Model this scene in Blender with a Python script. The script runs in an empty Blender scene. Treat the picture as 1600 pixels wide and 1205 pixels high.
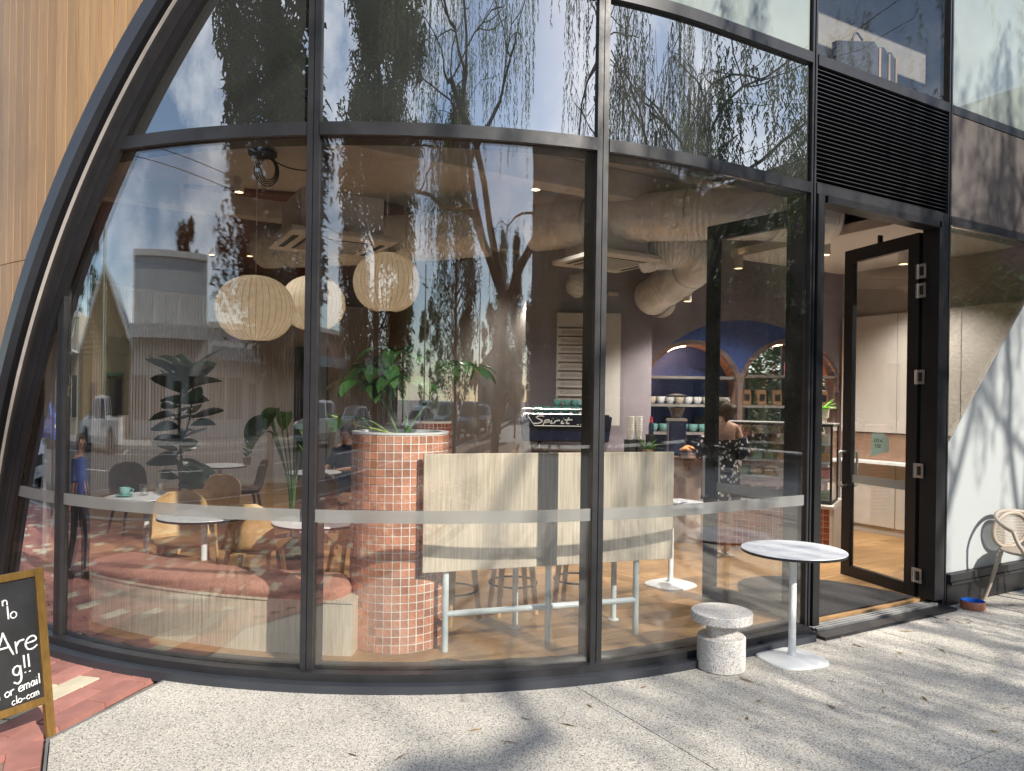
import bpy, math, random
import numpy as np
from mathutils import Matrix, Vector
random.seed(7); np.random.seed(7)
R=math.radians
S=bpy.context.scene
COL=S.collection
# ------------------------------------------------------------------ camera, sky, sun, exposure
# world axes: X runs along the straight door front, Y goes into the building, Z up; the street is at negative X
cam_d=bpy.data.cameras.new('camera'); cam=bpy.data.objects.new('camera',cam_d); COL.objects.link(cam)
cam_d.sensor_width=36; cam_d.lens=1160/1600*36; cam_d.shift_y=22.5/1600
cam_d.clip_start=.05; cam_d.clip_end=900
cam.matrix_world=Matrix.Translation((0,0,1.66))@Matrix.Rotation(R(-30),4,'Z')@Matrix.Rotation(R(90),4,'X')@Matrix.Rotation(.0145,4,'Z')
S.camera=cam
SUN_EL=33.0
SUN_H=Vector((.17,-.985)).normalized()      # horizontal direction towards the sun
W=bpy.data.worlds.new('World'); S.world=W; W.use_nodes=True
wn=W.node_tree.nodes; wl=W.node_tree.links; wn.clear()
out=wn.new('ShaderNodeOutputWorld'); bg=wn.new('ShaderNodeBackground'); sky=wn.new('ShaderNodeTexSky')
sky.sky_type='NISHITA'; sky.sun_disc=False; sky.sun_elevation=R(SUN_EL); sky.sun_rotation=math.atan2(SUN_H.x,SUN_H.y)
sky.air_density=1.0; sky.dust_density=.35; sky.ozone_density=1.5
tc=wn.new('ShaderNodeTexCoord'); mp=wn.new('ShaderNodeMapping'); mp.inputs['Scale'].default_value=(1.6,1.6,3.6)
nz=wn.new('ShaderNodeTexNoise'); nz.inputs['Scale'].default_value=1.5; nz.inputs['Detail'].default_value=8; nz.inputs['Roughness'].default_value=.6
rp=wn.new('ShaderNodeValToRGB'); rp.color_ramp.elements[0].position=.46; rp.color_ramp.elements[1].position=.72
rp.color_ramp.elements[0].color=(0,0,0,1); rp.color_ramp.elements[1].color=(.9,.9,.9,1)
mx=wn.new('ShaderNodeMix'); mx.data_type='RGBA'; mx.inputs[7].default_value=(10.5,10.7,11,1)
wl.new(tc.outputs['Generated'],mp.inputs['Vector']); wl.new(mp.outputs[0],nz.inputs['Vector']); wl.new(nz.outputs['Fac'],rp.inputs[0])
wl.new(rp.outputs[0],mx.inputs[0]); wl.new(sky.outputs[0],mx.inputs[6]); wl.new(mx.outputs[2],bg.inputs[0]); wl.new(bg.outputs[0],out.inputs[0])
bg.inputs[1].default_value=.15
sd=bpy.data.lights.new('sun','SUN'); sd.energy=4.6; sd.angle=R(.85); sd.color=(1,.93,.82)
sun=bpy.data.objects.new('sun',sd); COL.objects.link(sun)
sv=Vector((SUN_H.x*math.cos(R(SUN_EL)),SUN_H.y*math.cos(R(SUN_EL)),math.sin(R(SUN_EL))))
sun.rotation_euler=sv.to_track_quat('Z','Y').to_euler(); sun.location=(0,-20,30)
S.view_settings.view_transform='Standard'; S.view_settings.look='None'; S.view_settings.gamma=1; S.view_settings.use_curve_mapping=False
S.view_settings.exposure=.75
S.render.engine='CYCLES'; cy=S.cycles
cy.use_denoising=True; cy.denoiser='OPENIMAGEDENOISE'; cy.max_bounces=10; cy.transparent_max_bounces=24; cy.glossy_bounces=5; cy.diffuse_bounces=4; cy.transmission_bounces=6
cy.caustics_reflective=False; cy.caustics_refractive=False; cy.sample_clamp_indirect=6

# ------------------------------------------------------------------ helpers
def link(o):
    COL.objects.link(o); return o
def tag(o,label=None,cat=None,group=None,kind=None):
    if label: o['label']=label
    if cat: o['category']=cat
    if group: o['group']=group
    if kind: o['kind']=kind
    return o
def thing(name,label,cat,loc=(0,0,0),rz=0,group=None):
    o=link(bpy.data.objects.new(name,None)); o.empty_display_size=.1
    o.location=loc; o.rotation_euler=(0,0,rz)
    return tag(o,label,cat,group)
def dup(root,loc,rz,label=None,group=None):
    def cp(o,par):
        c=link(o.copy()); c.parent=par
        for ch in list(o.children): cp(ch,c)
        return c
    r=cp(root,None); r.location=loc; r.rotation_euler=(0,0,rz)
    if label: r['label']=label
    if group: r['group']=group
    return r
class MB:
    def __init__(s): s.v=[]; s.f=[]
    def add(s,vs,fs):
        n=len(s.v); s.v+= [tuple(p) for p in vs]; s.f+= [tuple(i+n for i in f) for f in fs]; return s
    def box(s,c,d,rz=0,m=None):
        x,y,z=[q/2 for q in d]
        vs=[Vector((i*x,j*y,k*z)) for k in(-1,1) for j in(-1,1) for i in(-1,1)]
        if rz: q=Matrix.Rotation(rz,3,'Z'); vs=[q@p for p in vs]
        if m is not None: vs=[m@p for p in vs]
        c=Vector(c)
        return s.add([p+c for p in vs],[(0,2,3,1),(4,5,7,6),(0,1,5,4),(2,6,7,3),(0,4,6,2),(1,3,7,5)])
    def hexa(s,b,t):   # bottom 4 and top 4 points, counter-clockwise from above
        return s.add(list(b)+list(t),[(3,2,1,0),(4,5,6,7),(0,1,5,4),(1,2,6,5),(2,3,7,6),(3,0,4,7)])
    def poly(s,pts,h,z0=0):  # prism from plan polygon
        n=len(pts); vs=[(p[0],p[1],z0) for p in pts]+[(p[0],p[1],z0+h) for p in pts]
        fs=[tuple(range(n-1,-1,-1)),tuple(range(n,2*n))]+[(i,(i+1)%n,n+(i+1)%n,n+i) for i in range(n)]
        return s.add(vs,fs)
    def polyxz(s,pts,y0,y1):  # prism from a polygon in the XZ plane
        n=len(pts); vs=[(p[0],y0,p[1]) for p in pts]+[(p[0],y1,p[1]) for p in pts]
        return s.add(vs,[tuple(range(n)),tuple(range(2*n-1,n-1,-1))]+[((i+1)%n,i,n+i,n+(i+1)%n) for i in range(n)])
    def tube(s,pts,r,n=10,closed=False,cap=True,flat=None):
        pts=[Vector(p) for p in pts]; m=len(pts); rr=r if isinstance(r,(list,tuple)) else [r]*m
        vs=[]; prev=None
        for i,p in enumerate(pts):
            if closed: t=pts[(i+1)%m]-pts[i-1]
            else: t=pts[min(i+1,m-1)]-pts[max(i-1,0)]
            t=t.normalized() if t.length>1e-9 else Vector((0,0,1))
            if prev is None:
                a=Vector((0,0,1)) if abs(t.z)<.9 else Vector((1,0,0)); u=t.cross(a).normalized()
            else:
                u=prev-t*prev.dot(t); u=u.normalized() if u.length>1e-6 else t.orthogonal().normalized()
            prev=u; w=t.cross(u)
            for k in range(n):
                a=2*math.pi*k/n; vs.append(p+(u*math.cos(a)+w*math.sin(a))*rr[i])
        fs=[]
        for i in range(m if closed else m-1):
            j=(i+1)%m
            for k in range(n): fs.append((i*n+k,i*n+(k+1)%n,j*n+(k+1)%n,j*n+k))
        if cap and not closed: fs+=[tuple(range(n-1,-1,-1)),tuple((m-1)*n+k for k in range(n))]
        return s.add(vs,fs)
    def lathe(s,prof,c=(0,0,0),n=24,a0=0,a1=2*math.pi,cap=True):
        full=abs(a1-a0-2*math.pi)<1e-6; k=n if full else n+1; vs=[]
        for (r,z) in prof:
            for i in range(k):
                a=a0+(a1-a0)*i/n; vs.append((c[0]+r*math.cos(a),c[1]+r*math.sin(a),c[2]+z))
        fs=[]
        for j in range(len(prof)-1):
            for i in range(n):
                i2=(i+1)%k if full else i+1
                fs.append((j*k+i,j*k+i2,(j+1)*k+i2,(j+1)*k+i))
        if cap and full:
            if prof[0][0]>1e-6: fs.append(tuple(range(k-1,-1,-1)))
            if prof[-1][0]>1e-6: fs.append(tuple((len(prof)-1)*k+i for i in range(k)))
        return s.add(vs,fs)
    def grid(s,fn,nu,nv,th=0,flip=False):
        P=[[Vector(fn(i/nu,j/nv)) for i in range(nu+1)] for j in range(nv+1)]
        vs=[p for row in P for p in row]; w=nu+1
        fs=[(j*w+i,j*w+i+1,(j+1)*w+i+1,(j+1)*w+i) for j in range(nv) for i in range(nu)]
        if th:
            N=[[None]*w for _ in range(nv+1)]
            for j in range(nv+1):
                for i in range(w):
                    du=P[j][min(i+1,nu)]-P[j][max(i-1,0)]; dv=P[min(j+1,nv)][i]-P[max(j-1,0)][i]
                    n=du.cross(dv); N[j][i]=n.normalized() if n.length>1e-9 else Vector((0,0,1))
            k=len(vs); vs+= [P[j][i]-N[j][i]*th for j in range(nv+1) for i in range(w)]
            fs+= [tuple(k+q for q in reversed(f)) for f in fs]
            for i in range(nu): fs+=[(i+1,i,k+i,k+i+1),(nv*w+i,nv*w+i+1,k+nv*w+i+1,k+nv*w+i)]
            for j in range(nv): fs+=[(j*w,(j+1)*w,k+(j+1)*w,k+j*w),((j+1)*w+nu,j*w+nu,k+j*w+nu,k+(j+1)*w+nu)]
        return s.add(vs,fs)
    def mesh(s,name,mat,smooth=None):
        me=bpy.data.meshes.new(name); me.from_pydata(s.v,[],s.f); me.validate()
        if mat: me.materials.append(mat)
        if smooth is not None:
            me.shade_smooth()
            if smooth<180: me.set_sharp_from_angle(angle=R(smooth))
        return me
    def build(s,name,mat,par=None,smooth=None,loc=None,rz=0,**k):
        o=link(bpy.data.objects.new(name,s.mesh(name,mat,smooth)))
        if par: o.parent=par
        if loc: o.location=loc
        if rz: o.rotation_euler=(0,0,rz)
        return tag(o,**k) if k else o
def B(c,d,rz=0): return MB().box(c,d,rz)
def bevel(o,w=.006,seg=2):
    m=o.modifiers.new('bevel','BEVEL'); m.width=w; m.segments=seg; m.limit_method='ANGLE'; m.angle_limit=R(35); return o
def inst(name,me,par,loc,rz=0,rot=None,**k):
    o=link(bpy.data.objects.new(name,me)); o.parent=par; o.location=loc; o.rotation_euler=rot if rot else (0,0,rz)
    return tag(o,**k) if k else o
def structure(o): o['kind']='structure'; return o
CRx,CRy=math.cos(R(-30)),math.sin(R(-30))
def V(l,d,z=0):      # the room's second grid, turned 30 degrees: l sideways, d inwards
    return (CRx*l+.5*d, CRy*l+CRx*d, z)
VR=R(-30)
def bez(pts,n=12):   # Catmull-Rom through points
    P=[Vector(p) for p in pts]; P=[P[0]*2-P[1]]+P+[P[-1]*2-P[-2]]; o=[]
    for i in range(1,len(P)-2):
        for k in range(n):
            t=k/n; a,b,c,d=P[i-1:i+3]
            o.append(.5*((2*b)+(c-a)*t+(2*a-5*b+4*c-d)*t*t+(3*b-a-3*c+d)*t**3))
    o.append(P[-2]); return o

# ------------------------------------------------------------------ materials
class NT:
    def __init__(s,name):
        s.m=bpy.data.materials.new(name); s.m.use_nodes=True; s.t=s.m.node_tree; s.n=s.t.nodes; s.l=s.t.links; s.n.clear()
        s.out=s.n.new('ShaderNodeOutputMaterial'); s.co=s.n.new('ShaderNodeTexCoord')
    def N(s,t,**k):
        n=s.n.new('ShaderNode'+t)
        for a,b in k.items():
            if a in n.inputs: n.inputs[a].default_value=b
            else: setattr(n,a,b)
        return n
    def L(s,a,b): s.l.new(a,b)
    def vec(s,scale=(1,1,1),src='Object'):
        m=s.N('Mapping'); m.inputs['Scale'].default_value=scale; s.L(s.co.outputs[src],m.inputs[0]); return m.outputs[0]
    def noise(s,v,scale,detail=4,rough=.55):
        n=s.N('TexNoise',Scale=scale,Detail=detail,Roughness=rough); s.L(v,n.inputs['Vector']); return n.outputs['Fac']
    def ramp(s,f,els):
        r=s.N('ValToRGB'); e=r.color_ramp.elements
        while len(e)<len(els): e.new(.5)
        for q,(p,c) in zip(e,els): q.position=p; q.color=(*c,1) if len(c)==3 else c
        s.L(f,r.inputs[0]); return r.outputs[0]
    def mix(s,f,a,b,mode='MIX'):
        m=s.N('Mix',data_type='RGBA',blend_type=mode)
        for q,i in((f,0),(a,6),(b,7)):
            if hasattr(q,'is_output'): s.L(q,m.inputs[i])
            elif i==0: m.inputs[0].default_value=q
            else: m.inputs[i].default_value=(*q,1)
        return m.outputs[2]
    def bump(s,f,st=.3,dist=.01):
        b=s.N('Bump',Strength=st,Distance=dist); s.L(f,b.inputs['Height']); return b.outputs[0]
    def pbr(s,col,rough=.5,metal=0,spec=.5,normal=None,**k):
        p=s.N('BsdfPrincipled')
        if hasattr(col,'is_output'): s.L(col,p.inputs['Base Color'])
        else: p.inputs['Base Color'].default_value=(*col,1)
        if hasattr(rough,'is_output'): s.L(rough,p.inputs['Roughness'])
        else: p.inputs['Roughness'].default_value=rough
        p.inputs['Metallic'].default_value=metal; p.inputs['Specular IOR Level'].default_value=spec
        if normal is not None: s.L(normal,p.inputs['Normal'])
        for a,b in k.items(): p.inputs[a.replace('_',' ')].default_value=b
        s.L(p.outputs[0],s.out.inputs[0]); return p
def mat(name,col,rough=.5,metal=0,spec=.5,var=.12,vscale=6,bump=0,bscale=80,rnd=0,stretch=(1,1,1),bdist=.005,**k):
    t=NT(name); v=t.vec(stretch)
    lo=tuple(c*(1-var) for c in col); hi=tuple(min(1,c*(1+var)) for c in col)
    c=t.ramp(t.noise(v,vscale,5),[(.3,lo),(.7,hi)])
    if rnd:
        oi=t.N('ObjectInfo'); hs=t.N('MapRange'); t.L(oi.outputs['Random'],hs.inputs[0])
        hs.inputs['To Min'].default_value=1-rnd; hs.inputs['To Max'].default_value=1+rnd
        c=t.mix(1.0,c,hs.outputs[0],'MULTIPLY')
    nm=t.bump(t.noise(v,bscale,4),bump,bdist) if bump else None
    ro=t.N('MapRange'); t.L(t.noise(v,vscale*2.3,3),ro.inputs[0]); ro.inputs['To Min'].default_value=max(0,rough-.08); ro.inputs['To Max'].default_value=min(1,rough+.08)
    t.pbr(c,ro.outputs[0],metal,spec,nm,**k); return t.m
def wood(name,a,b,scale=(14,14,.7),rough=.5,rnd=0,fine=9):
    t=NT(name); v=t.vec(scale)
    if rnd:
        oi=t.N('ObjectInfo'); ad=t.N('VectorMath',operation='ADD'); cm=t.N('CombineXYZ')
        ml=t.N('Math',operation='MULTIPLY'); ml.inputs[1].default_value=57; t.L(oi.outputs['Random'],ml.inputs[0])
        for i in range(3): t.L(ml.outputs[0],cm.inputs[i])
        t.L(v,ad.inputs[0]); t.L(cm.outputs[0],ad.inputs[1]); v=ad.outputs[0]
    n1=t.noise(v,2.2,7,.62); n2=t.noise(v,fine,6,.7)
    mm=t.N('Math',operation='MULTIPLY_ADD'); mm.inputs[1].default_value=.55; t.L(n1,mm.inputs[0])
    m2=t.N('Math',operation='MULTIPLY'); m2.inputs[1].default_value=.45; t.L(n2,m2.inputs[0]); t.L(m2.outputs[0],mm.inputs[2])
    c=t.ramp(mm.outputs[0],[(.33,a),(.66,b)])
    if rnd:
        hs=t.N('MapRange'); t.L(oi.outputs['Random'],hs.inputs[0]); hs.inputs['To Min'].default_value=1-rnd; hs.inputs['To Max'].default_value=1+rnd
        c=t.mix(1.0,c,hs.outputs[0],'MULTIPLY')
    t.pbr(c,rough,0,.4,t.bump(mm.outputs[0],.15,.003)); return t.m
def chips(name,base,cols,scale,rough=.6,amount=.5,bump=.25,fine=True):
    t=NT(name); v=t.vec()
    vo=t.N('TexVoronoi',Scale=scale); vo.inputs['Randomness'].default_value=1; t.L(v,vo.inputs['Vector'])
    sep=t.N('SeparateColor'); t.L(vo.outputs['Color'],sep.inputs[0])
    els=[]; k=len(cols)
    for i,c in enumerate(cols): els.append((i/k,c))
    r=t.N('ValToRGB'); r.color_ramp.interpolation='CONSTANT'; e=r.color_ramp.elements
    while len(e)<k: e.new(.5)
    for q,(p,c) in zip(e,els): q.position=p; q.color=(*c,1)
    t.L(sep.outputs[0],r.inputs[0])
    edge=t.ramp(vo.outputs['Distance'],[(amount*.8,(1,1,1)),(amount,(0,0,0))])
    c=t.mix(edge,base,r.outputs[0])
    big=t.ramp(t.noise(v,1.3,7,.65),[(.3,(.80,.80,.79)),(.7,(1.06,1.05,1.03))]); st_=t.ramp(t.noise(v,4.5,2,.4),[(.24,(.72,.71,.69)),(.31,(1,1,1))]); big=t.mix(1.0,big,st_,'MULTIPLY')
    c=t.mix(1.0,c,big,'MULTIPLY')
    t.pbr(c,rough,0,.35,t.bump(vo.outputs['Distance'],bump,.004)); return t.m
def glass_mat(name,tint=(.965,.972,.965),refl=.095,gain=3.2):
    t=NT(name); tr=t.N('BsdfTransparent'); tr.inputs[0].default_value=(*tint,1)
    gl=t.N('BsdfGlossy',Roughness=0.0); gl.inputs[0].default_value=(1,1,1,1)
    v=t.vec((.35,.35,.22)); bp=t.bump(t.noise(v,1.0,1,.3),.02,.02); t.L(bp,gl.inputs['Normal'])
    fr=t.N('Fresnel',IOR=1.5); ge=t.N('NewGeometry'); io=t.N('MapRange'); io.inputs['To Min'].default_value=1.5; io.inputs['To Max'].default_value=1/1.5; t.L(ge.outputs['Backfacing'],io.inputs[0]); t.L(io.outputs[0],fr.inputs['IOR']); ma=t.N('Math',operation='MULTIPLY_ADD',use_clamp=True); ma.inputs[1].default_value=gain; ma.inputs[2].default_value=refl-.04*gain
    dd=t.N('BsdfDiffuse'); dd.inputs[0].default_value=(.6,.6,.58,1); dm=t.N('MixShader'); t.L(t.ramp(t.noise(t.vec((1,1,.5)),2.6,7,.7),[(.4,(.0,.0,.0)),(.75,(.012,.012,.012))]),dm.inputs[0]); t.L(tr.outputs[0],dm.inputs[1]); t.L(dd.outputs[0],dm.inputs[2])
    t.L(fr.outputs[0],ma.inputs[0]); mx=t.N('MixShader'); t.L(ma.outputs[0],mx.inputs[0]); t.L(dm.outputs[0],mx.inputs[1]); t.L(gl.outputs[0],mx.inputs[2])
    t.L(mx.outputs[0],t.out.inputs[0]); return t.m
def coated(name,col,refl=.16,gain=1.2,var=.08):   # opaque back-painted glass
    t=NT(name); v=t.vec(); df=t.N('BsdfDiffuse')
    t.L(t.ramp(t.noise(v,1.5,4),[(.3,tuple(c*(1-var) for c in col)),(.7,tuple(c*(1+var) for c in col))]),df.inputs[0])
    gl=t.N('BsdfGlossy',Roughness=0.0); gl.inputs[0].default_value=(1,1,1,1)
    fr=t.N('Fresnel',IOR=1.5); ge=t.N('NewGeometry'); io=t.N('MapRange'); io.inputs['To Min'].default_value=1.5; io.inputs['To Max'].default_value=1/1.5; t.L(ge.outputs['Backfacing'],io.inputs[0]); t.L(io.outputs[0],fr.inputs['IOR']); ma=t.N('Math',operation='MULTIPLY_ADD',use_clamp=True); ma.inputs[1].default_value=gain; ma.inputs[2].default_value=refl-.04*gain
    t.L(fr.outputs[0],ma.inputs[0]); mx=t.N('MixShader'); t.L(ma.outputs[0],mx.inputs[0]); t.L(df.outputs[0],mx.inputs[1]); t.L(gl.outputs[0],mx.inputs[2])
    t.L(mx.outputs[0],t.out.inputs[0]); return t.m
def film_mat(name,col,trans=.35,clear=0):
    t=NT(name); df=t.N('BsdfDiffuse'); df.inputs[0].default_value=(*col,1); tl=t.N('BsdfTranslucent'); tl.inputs[0].default_value=(*col,1)
    mx=t.N('MixShader'); mx.inputs[0].default_value=trans; t.L(df.outputs[0],mx.inputs[1]); t.L(tl.outputs[0],mx.inputs[2])
    if clear:
        tp=t.N('BsdfTransparent'); m2=t.N('MixShader'); m2.inputs[0].default_value=clear; t.L(mx.outputs[0],m2.inputs[1]); t.L(tp.outputs[0],m2.inputs[2]); mx=m2
    t.L(mx.outputs[0],t.out.inputs[0]); return t.m
def leaf_mat(name,col,rough=.45,trans=.3,var=.45):
    t=NT(name); v=t.vec(); c=t.ramp(t.noise(v,2.2,4),[(.3,tuple(q*(1-var) for q in col)),(.7,tuple(q*(1+var) for q in col))])
    oi=t.N('ObjectInfo'); hs=t.N('MapRange'); t.L(oi.outputs['Random'],hs.inputs[0]); hs.inputs['To Min'].default_value=.65; hs.inputs['To Max'].default_value=1.45; c=t.mix(1.0,c,hs.outputs[0],'MULTIPLY')
    p=t.N('BsdfPrincipled',Roughness=rough); p.inputs['Specular IOR Level'].default_value=.4; t.L(c,p.inputs['Base Color'])
    tl=t.N('BsdfTranslucent'); t.L(c,tl.inputs[0]); mx=t.N('MixShader'); mx.inputs[0].default_value=trans
    t.L(p.outputs[0],mx.inputs[1]); t.L(tl.outputs[0],mx.inputs[2]); t.L(mx.outputs[0],t.out.inputs[0]); return t.m
def emit(name,col,st):
    t=NT(name); e=t.N('Emission',Strength=st); e.inputs[0].default_value=(*col,1); t.L(e.outputs[0],t.out.inputs[0]); return t.m
G=glass_mat('glazing'); GD=glass_mat('door_glazing',refl=.07,gain=1.0); GU=glass_mat('upper_glazing',refl=.03,gain=.35)
SPAN=coated('spandrel_glass',(.035,.037,.035),.30,1.1); SPAN2=coated('grey_spandrel',(.11,.098,.094),.025,.35)
FROST=coated('frosted_glass',(.22,.25,.235),.05,.7,.12); FILM=film_mat('frosted_film',(.49,.52,.53),.35); BAND=film_mat('band_film',(.40,.41,.40),.4,.42)
ALU=mat('dark_aluminium',(.026,.026,.029),.42,.2,.5,.2,9,bump=.05,bscale=3); ALUB=mat('black_aluminium',(.016,.016,.018),.4,.2,.5,.2,4)
LIP=mat('slate_metal',(.045,.05,.062),.42,.3,.5,.15,2); TRIM=mat('pale_trim',(.52,.49,.47),.5)
STEEL=mat('brushed_steel',(.6,.59,.57),.3,1,.5,.08,5)
TIMB=wood('timber_cladding',(.28,.16,.072),(.45,.285,.14),(11,11,.5),.55,.13)
OAKP=wood('pale_oak_laminate',(.37,.30,.225),(.74,.66,.54),(30,30,.9),.5,0,6)
CHW=wood('oak_chair',(.42,.25,.10),(.60,.40,.19),(6,20,6),.45); DKW=wood('walnut_wood',(.11,.055,.03),(.2,.105,.06),(6,20,6),.45)
FLOORW=wood('oak_floor',(.22,.12,.05),(.40,.24,.105),(1.2,14,8),.42,.2)
WHITE=mat('white_powdercoat',(.72,.74,.75),.4,var=.05); WTOP=mat('white_laminate',(.74,.76,.80),.3,var=.04,vscale=3)
BLK=mat('black_edge',(.015,.015,.015),.5); PALEB=mat('pale_blue_steel',(.62,.70,.72),.35,var=.05)
TILE=mat('terracotta_tile',(.54,.24,.145),.28,var=.14,vscale=9,rnd=.26,spec=.55); GROUT=mat('pale_grout',(.80,.75,.69),.8,var=.08,vscale=30)
TILE2=mat('dark_terracotta_tile',(.33,.10,.05),.28,var=.12,vscale=9,rnd=.2)
CUSH=mat('rust_fabric',(.50,.26,.195),.9,spec=.2,var=.28,vscale=34,bump=.5,bscale=240,stretch=(4,4,1))
PAVE=chips('exposed_aggregate',(.47,.445,.405),[(.60,.58,.54),(.12,.115,.11),(.66,.63,.57),(.42,.38,.32),(.56,.54,.5),(.25,.24,.23),(.70,.67,.61),(.52,.46,.38)],140,.75,.62,.35)
TERR=chips('terrazzo',(.66,.65,.64),[(.72,.71,.7),(.42,.32,.27),(.66,.66,.68),(.22,.2,.2),(.74,.73,.7),(.5,.38,.3),(.62,.64,.7),(.72,.72,.7)],165,.45,.6,.02)
STONE=chips('pink_stone',(.46,.36,.30),[(.5,.42,.36),(.32,.24,.2),(.55,.47,.42),(.42,.31,.26)],9,.45,.7,.02)
CONC=mat('rendered_plaster',(.36,.32,.295),.85,var=.18,vscale=2.2,bump=.15,bscale=14)
PLAS=mat('white_plaster',(.60,.56,.52),.8,var=.05,vscale=2); PLASB=mat('beige_ceiling',(.50,.455,.42),.85,var=.06,vscale=1.5)
TERW=mat('terracotta_paint',(.19,.075,.045),.85,var=.1,vscale=1.2); BLUEW=mat('indigo_paint',(.045,.085,.30),.7,var=.15,vscale=1.5)
MAUVE=mat('mauve_plaster',(.27,.235,.26),.85,var=.15,vscale=1.5); RIB=mat('white_ribbed_panel',(.56,.53,.53),.6,var=.04,vscale=1)
SKIN=mat('skin',(.50,.28,.20),.5,var=.06,Subsurface_Weight=.0); HAIR=mat('dark_hair',(.04,.02,.011),.75,var=.3,vscale=30,stretch=(6,6,1))
GREEN=leaf_mat('glossy_leaf',(.045,.13,.03),.3,.22,.4); FIG=leaf_mat('fig_leaf',(.022,.045,.02),.35,.12,.35)
STEM=mat('green_stem',(.10,.19,.05),.5); SOIL=mat('dark_soil',(.04,.03,.022),.95,bump=.8,bscale=60)
PEPPER=leaf_mat('pepper_foliage',(.075,.105,.03),.55,.35,.4); DENSE=leaf_mat('street_tree_foliage',(.05,.085,.022),.5,.25,.5); CYP=leaf_mat('cypress_foliage',(.02,.04,.015),.6,.1,.5)
BARK=mat('rough_bark',(.04,.031,.025),.9,var=.4,vscale=9,bump=1,bscale=20,stretch=(3,3,.6))
BRICK=mat('red_paver',(.33,.145,.118),.8,var=.16,vscale=7,bump=.35,bscale=60,rnd=.2); CREAM=mat('cream_paver',(.55,.49,.36),.8,var=.12,vscale=7,bump=.35,bscale=60,rnd=.1)
ASPH=mat('asphalt',(.055,.055,.057),.85,var=.2,vscale=1.2,bump=.5,bscale=160); LINEP=mat('road_paint',(.7,.7,.68),.6,var=.12,vscale=8); KERB=mat('concrete_kerb',(.36,.35,.33),.85,var=.15)
MORT=mat('sand_joint',(.25,.17,.13),.95,var=.2,vscale=30)
# ------------------------------------------------------------------ ground, street
CX,CY,RG=3.52,7.72,4.2
def fp(r,th,z=0): return (CX+r*math.cos(R(th)),CY+r*math.sin(R(th)),z)
MUL=[-150.6,-124.8,-101.4]            # mullions on the corner
YF=CY-RG                               # straight front
MX=[4.5,6.2]                           # mullions of the doorway
gr=MB().add([(-700,-700,-.3),(700,-700,-.3),(700,700,-.3),(-700,700,-.3)],[(0,1,2,3)]).build('ground',KERB); structure(gr)
fc=B((4.4,-4,-.12),(9.2,20,.16)).build('forecourt',MORT); structure(fc)
rows=[-13.9,-10.2,-6.5,-2.2,1.93,6.0]; cols=[-.12,2.5,5.1,7.7,10.3,13.0]
for i in range(5):
    for j in range(5):
        a0,a1,b0,b1=cols[i]+.003,cols[i+1]-.003,rows[j]+.003,rows[j+1]-.003
        if i==0 and j==4: pts=[(a0,b0),(a1,b0),(a1,b1),(1.7,b1),(a0,4.18)]
        else: pts=[(a0,b0),(a1,b0),(a1,b1),(a0,b1)]
        MB().poly(pts,.06,-.06).build('concrete_slab',PAVE,fc)
edge=MB(); edge.box((-.128,-3,-.03),(.012,14.4,.066))
edge.add([(-.136,4.182,-.06),(-.124,4.176,-.06),(1.704,6.0,-.06),(1.69,6.0,-.06),(-.136,4.182,.004),(-.124,4.176,.004),(1.704,6.0,.004),(1.69,6.0,.004)],[(3,2,1,0),(4,5,6,7),(0,1,5,4),(1,2,6,5),(2,3,7,6),(3,0,4,7)])
edge.build('edge_trim',mat('grey_edge_trim',(.16,.16,.16),.6),fc)
# red clay footpath along the street
fpth=structure(B((-2.9,2,-.10),(5.5,46,.14)).build('footpath',MORT))
def brick_at(mb,x,y,a,L=.294,Wd=.144,dz=0):
    c,s=math.cos(a),math.sin(a)
    def q(u,v,z): return (x+u*c-v*s,y+u*s+v*c,z)
    h,w=L/2,Wd/2; e=.004
    mb.hexa([q(-h,-w,-.03),q(h,-w,-.03),q(h,w,-.03),q(-h,w,-.03)],[q(-h+e,-w+e,dz),q(h-e,-w+e,dz),q(h-e,w-e,dz),q(-h+e,w-e,dz)])
spots=[]
ang=R(47)
for i in range(-60,60):
    for j in range(-90,90):
        u=(i+.5*(j%2))*.3; v=j*.15
        x=-1.5+u*math.cos(ang)-v*math.sin(ang); y=4+u*math.sin(ang)+v*math.cos(ang)
        if -5.4<x<-.3 and -6<y<12:
            if y>4.18 and x>-.75 and False: continue
            spots.append((x,y))
        elif -.3<=x<.95 and 4.25<y<6.2 and (y-4.18)>(x+.12)*1.02+.19: spots.append((x,y))
spots=[p for p in spots if p[0]<-.31 or p[1]>4.2]
spots.sort(key=lambda p:(p[0]+.45)**2+(p[1]-4.6)**2)
bmesh_=MB(); brick_at(bmesh_,0,0,0); bm_red=bmesh_.mesh('brick',BRICK); bm_cr=MB(); brick_at(bm_cr,0,0,0); bm_cr=bm_cr.mesh('brick',CREAM)
rest=MB(); restc=MB()
for k,(x,y) in enumerate(spots):
    cr=random.random()<.13; dz=random.uniform(-.002,.002)
    if k<300: inst('brick',bm_cr if cr else bm_red,fpth,(x,y,dz),ang+random.uniform(-.008,.008))
    else: brick_at(restc if cr else rest,x,y,ang,dz=dz)
rest.build('far_brick_paving',BRICK,fpth,kind='stuff'); restc.build('far_cream_brick_paving',CREAM,fpth,kind='stuff')
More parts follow.
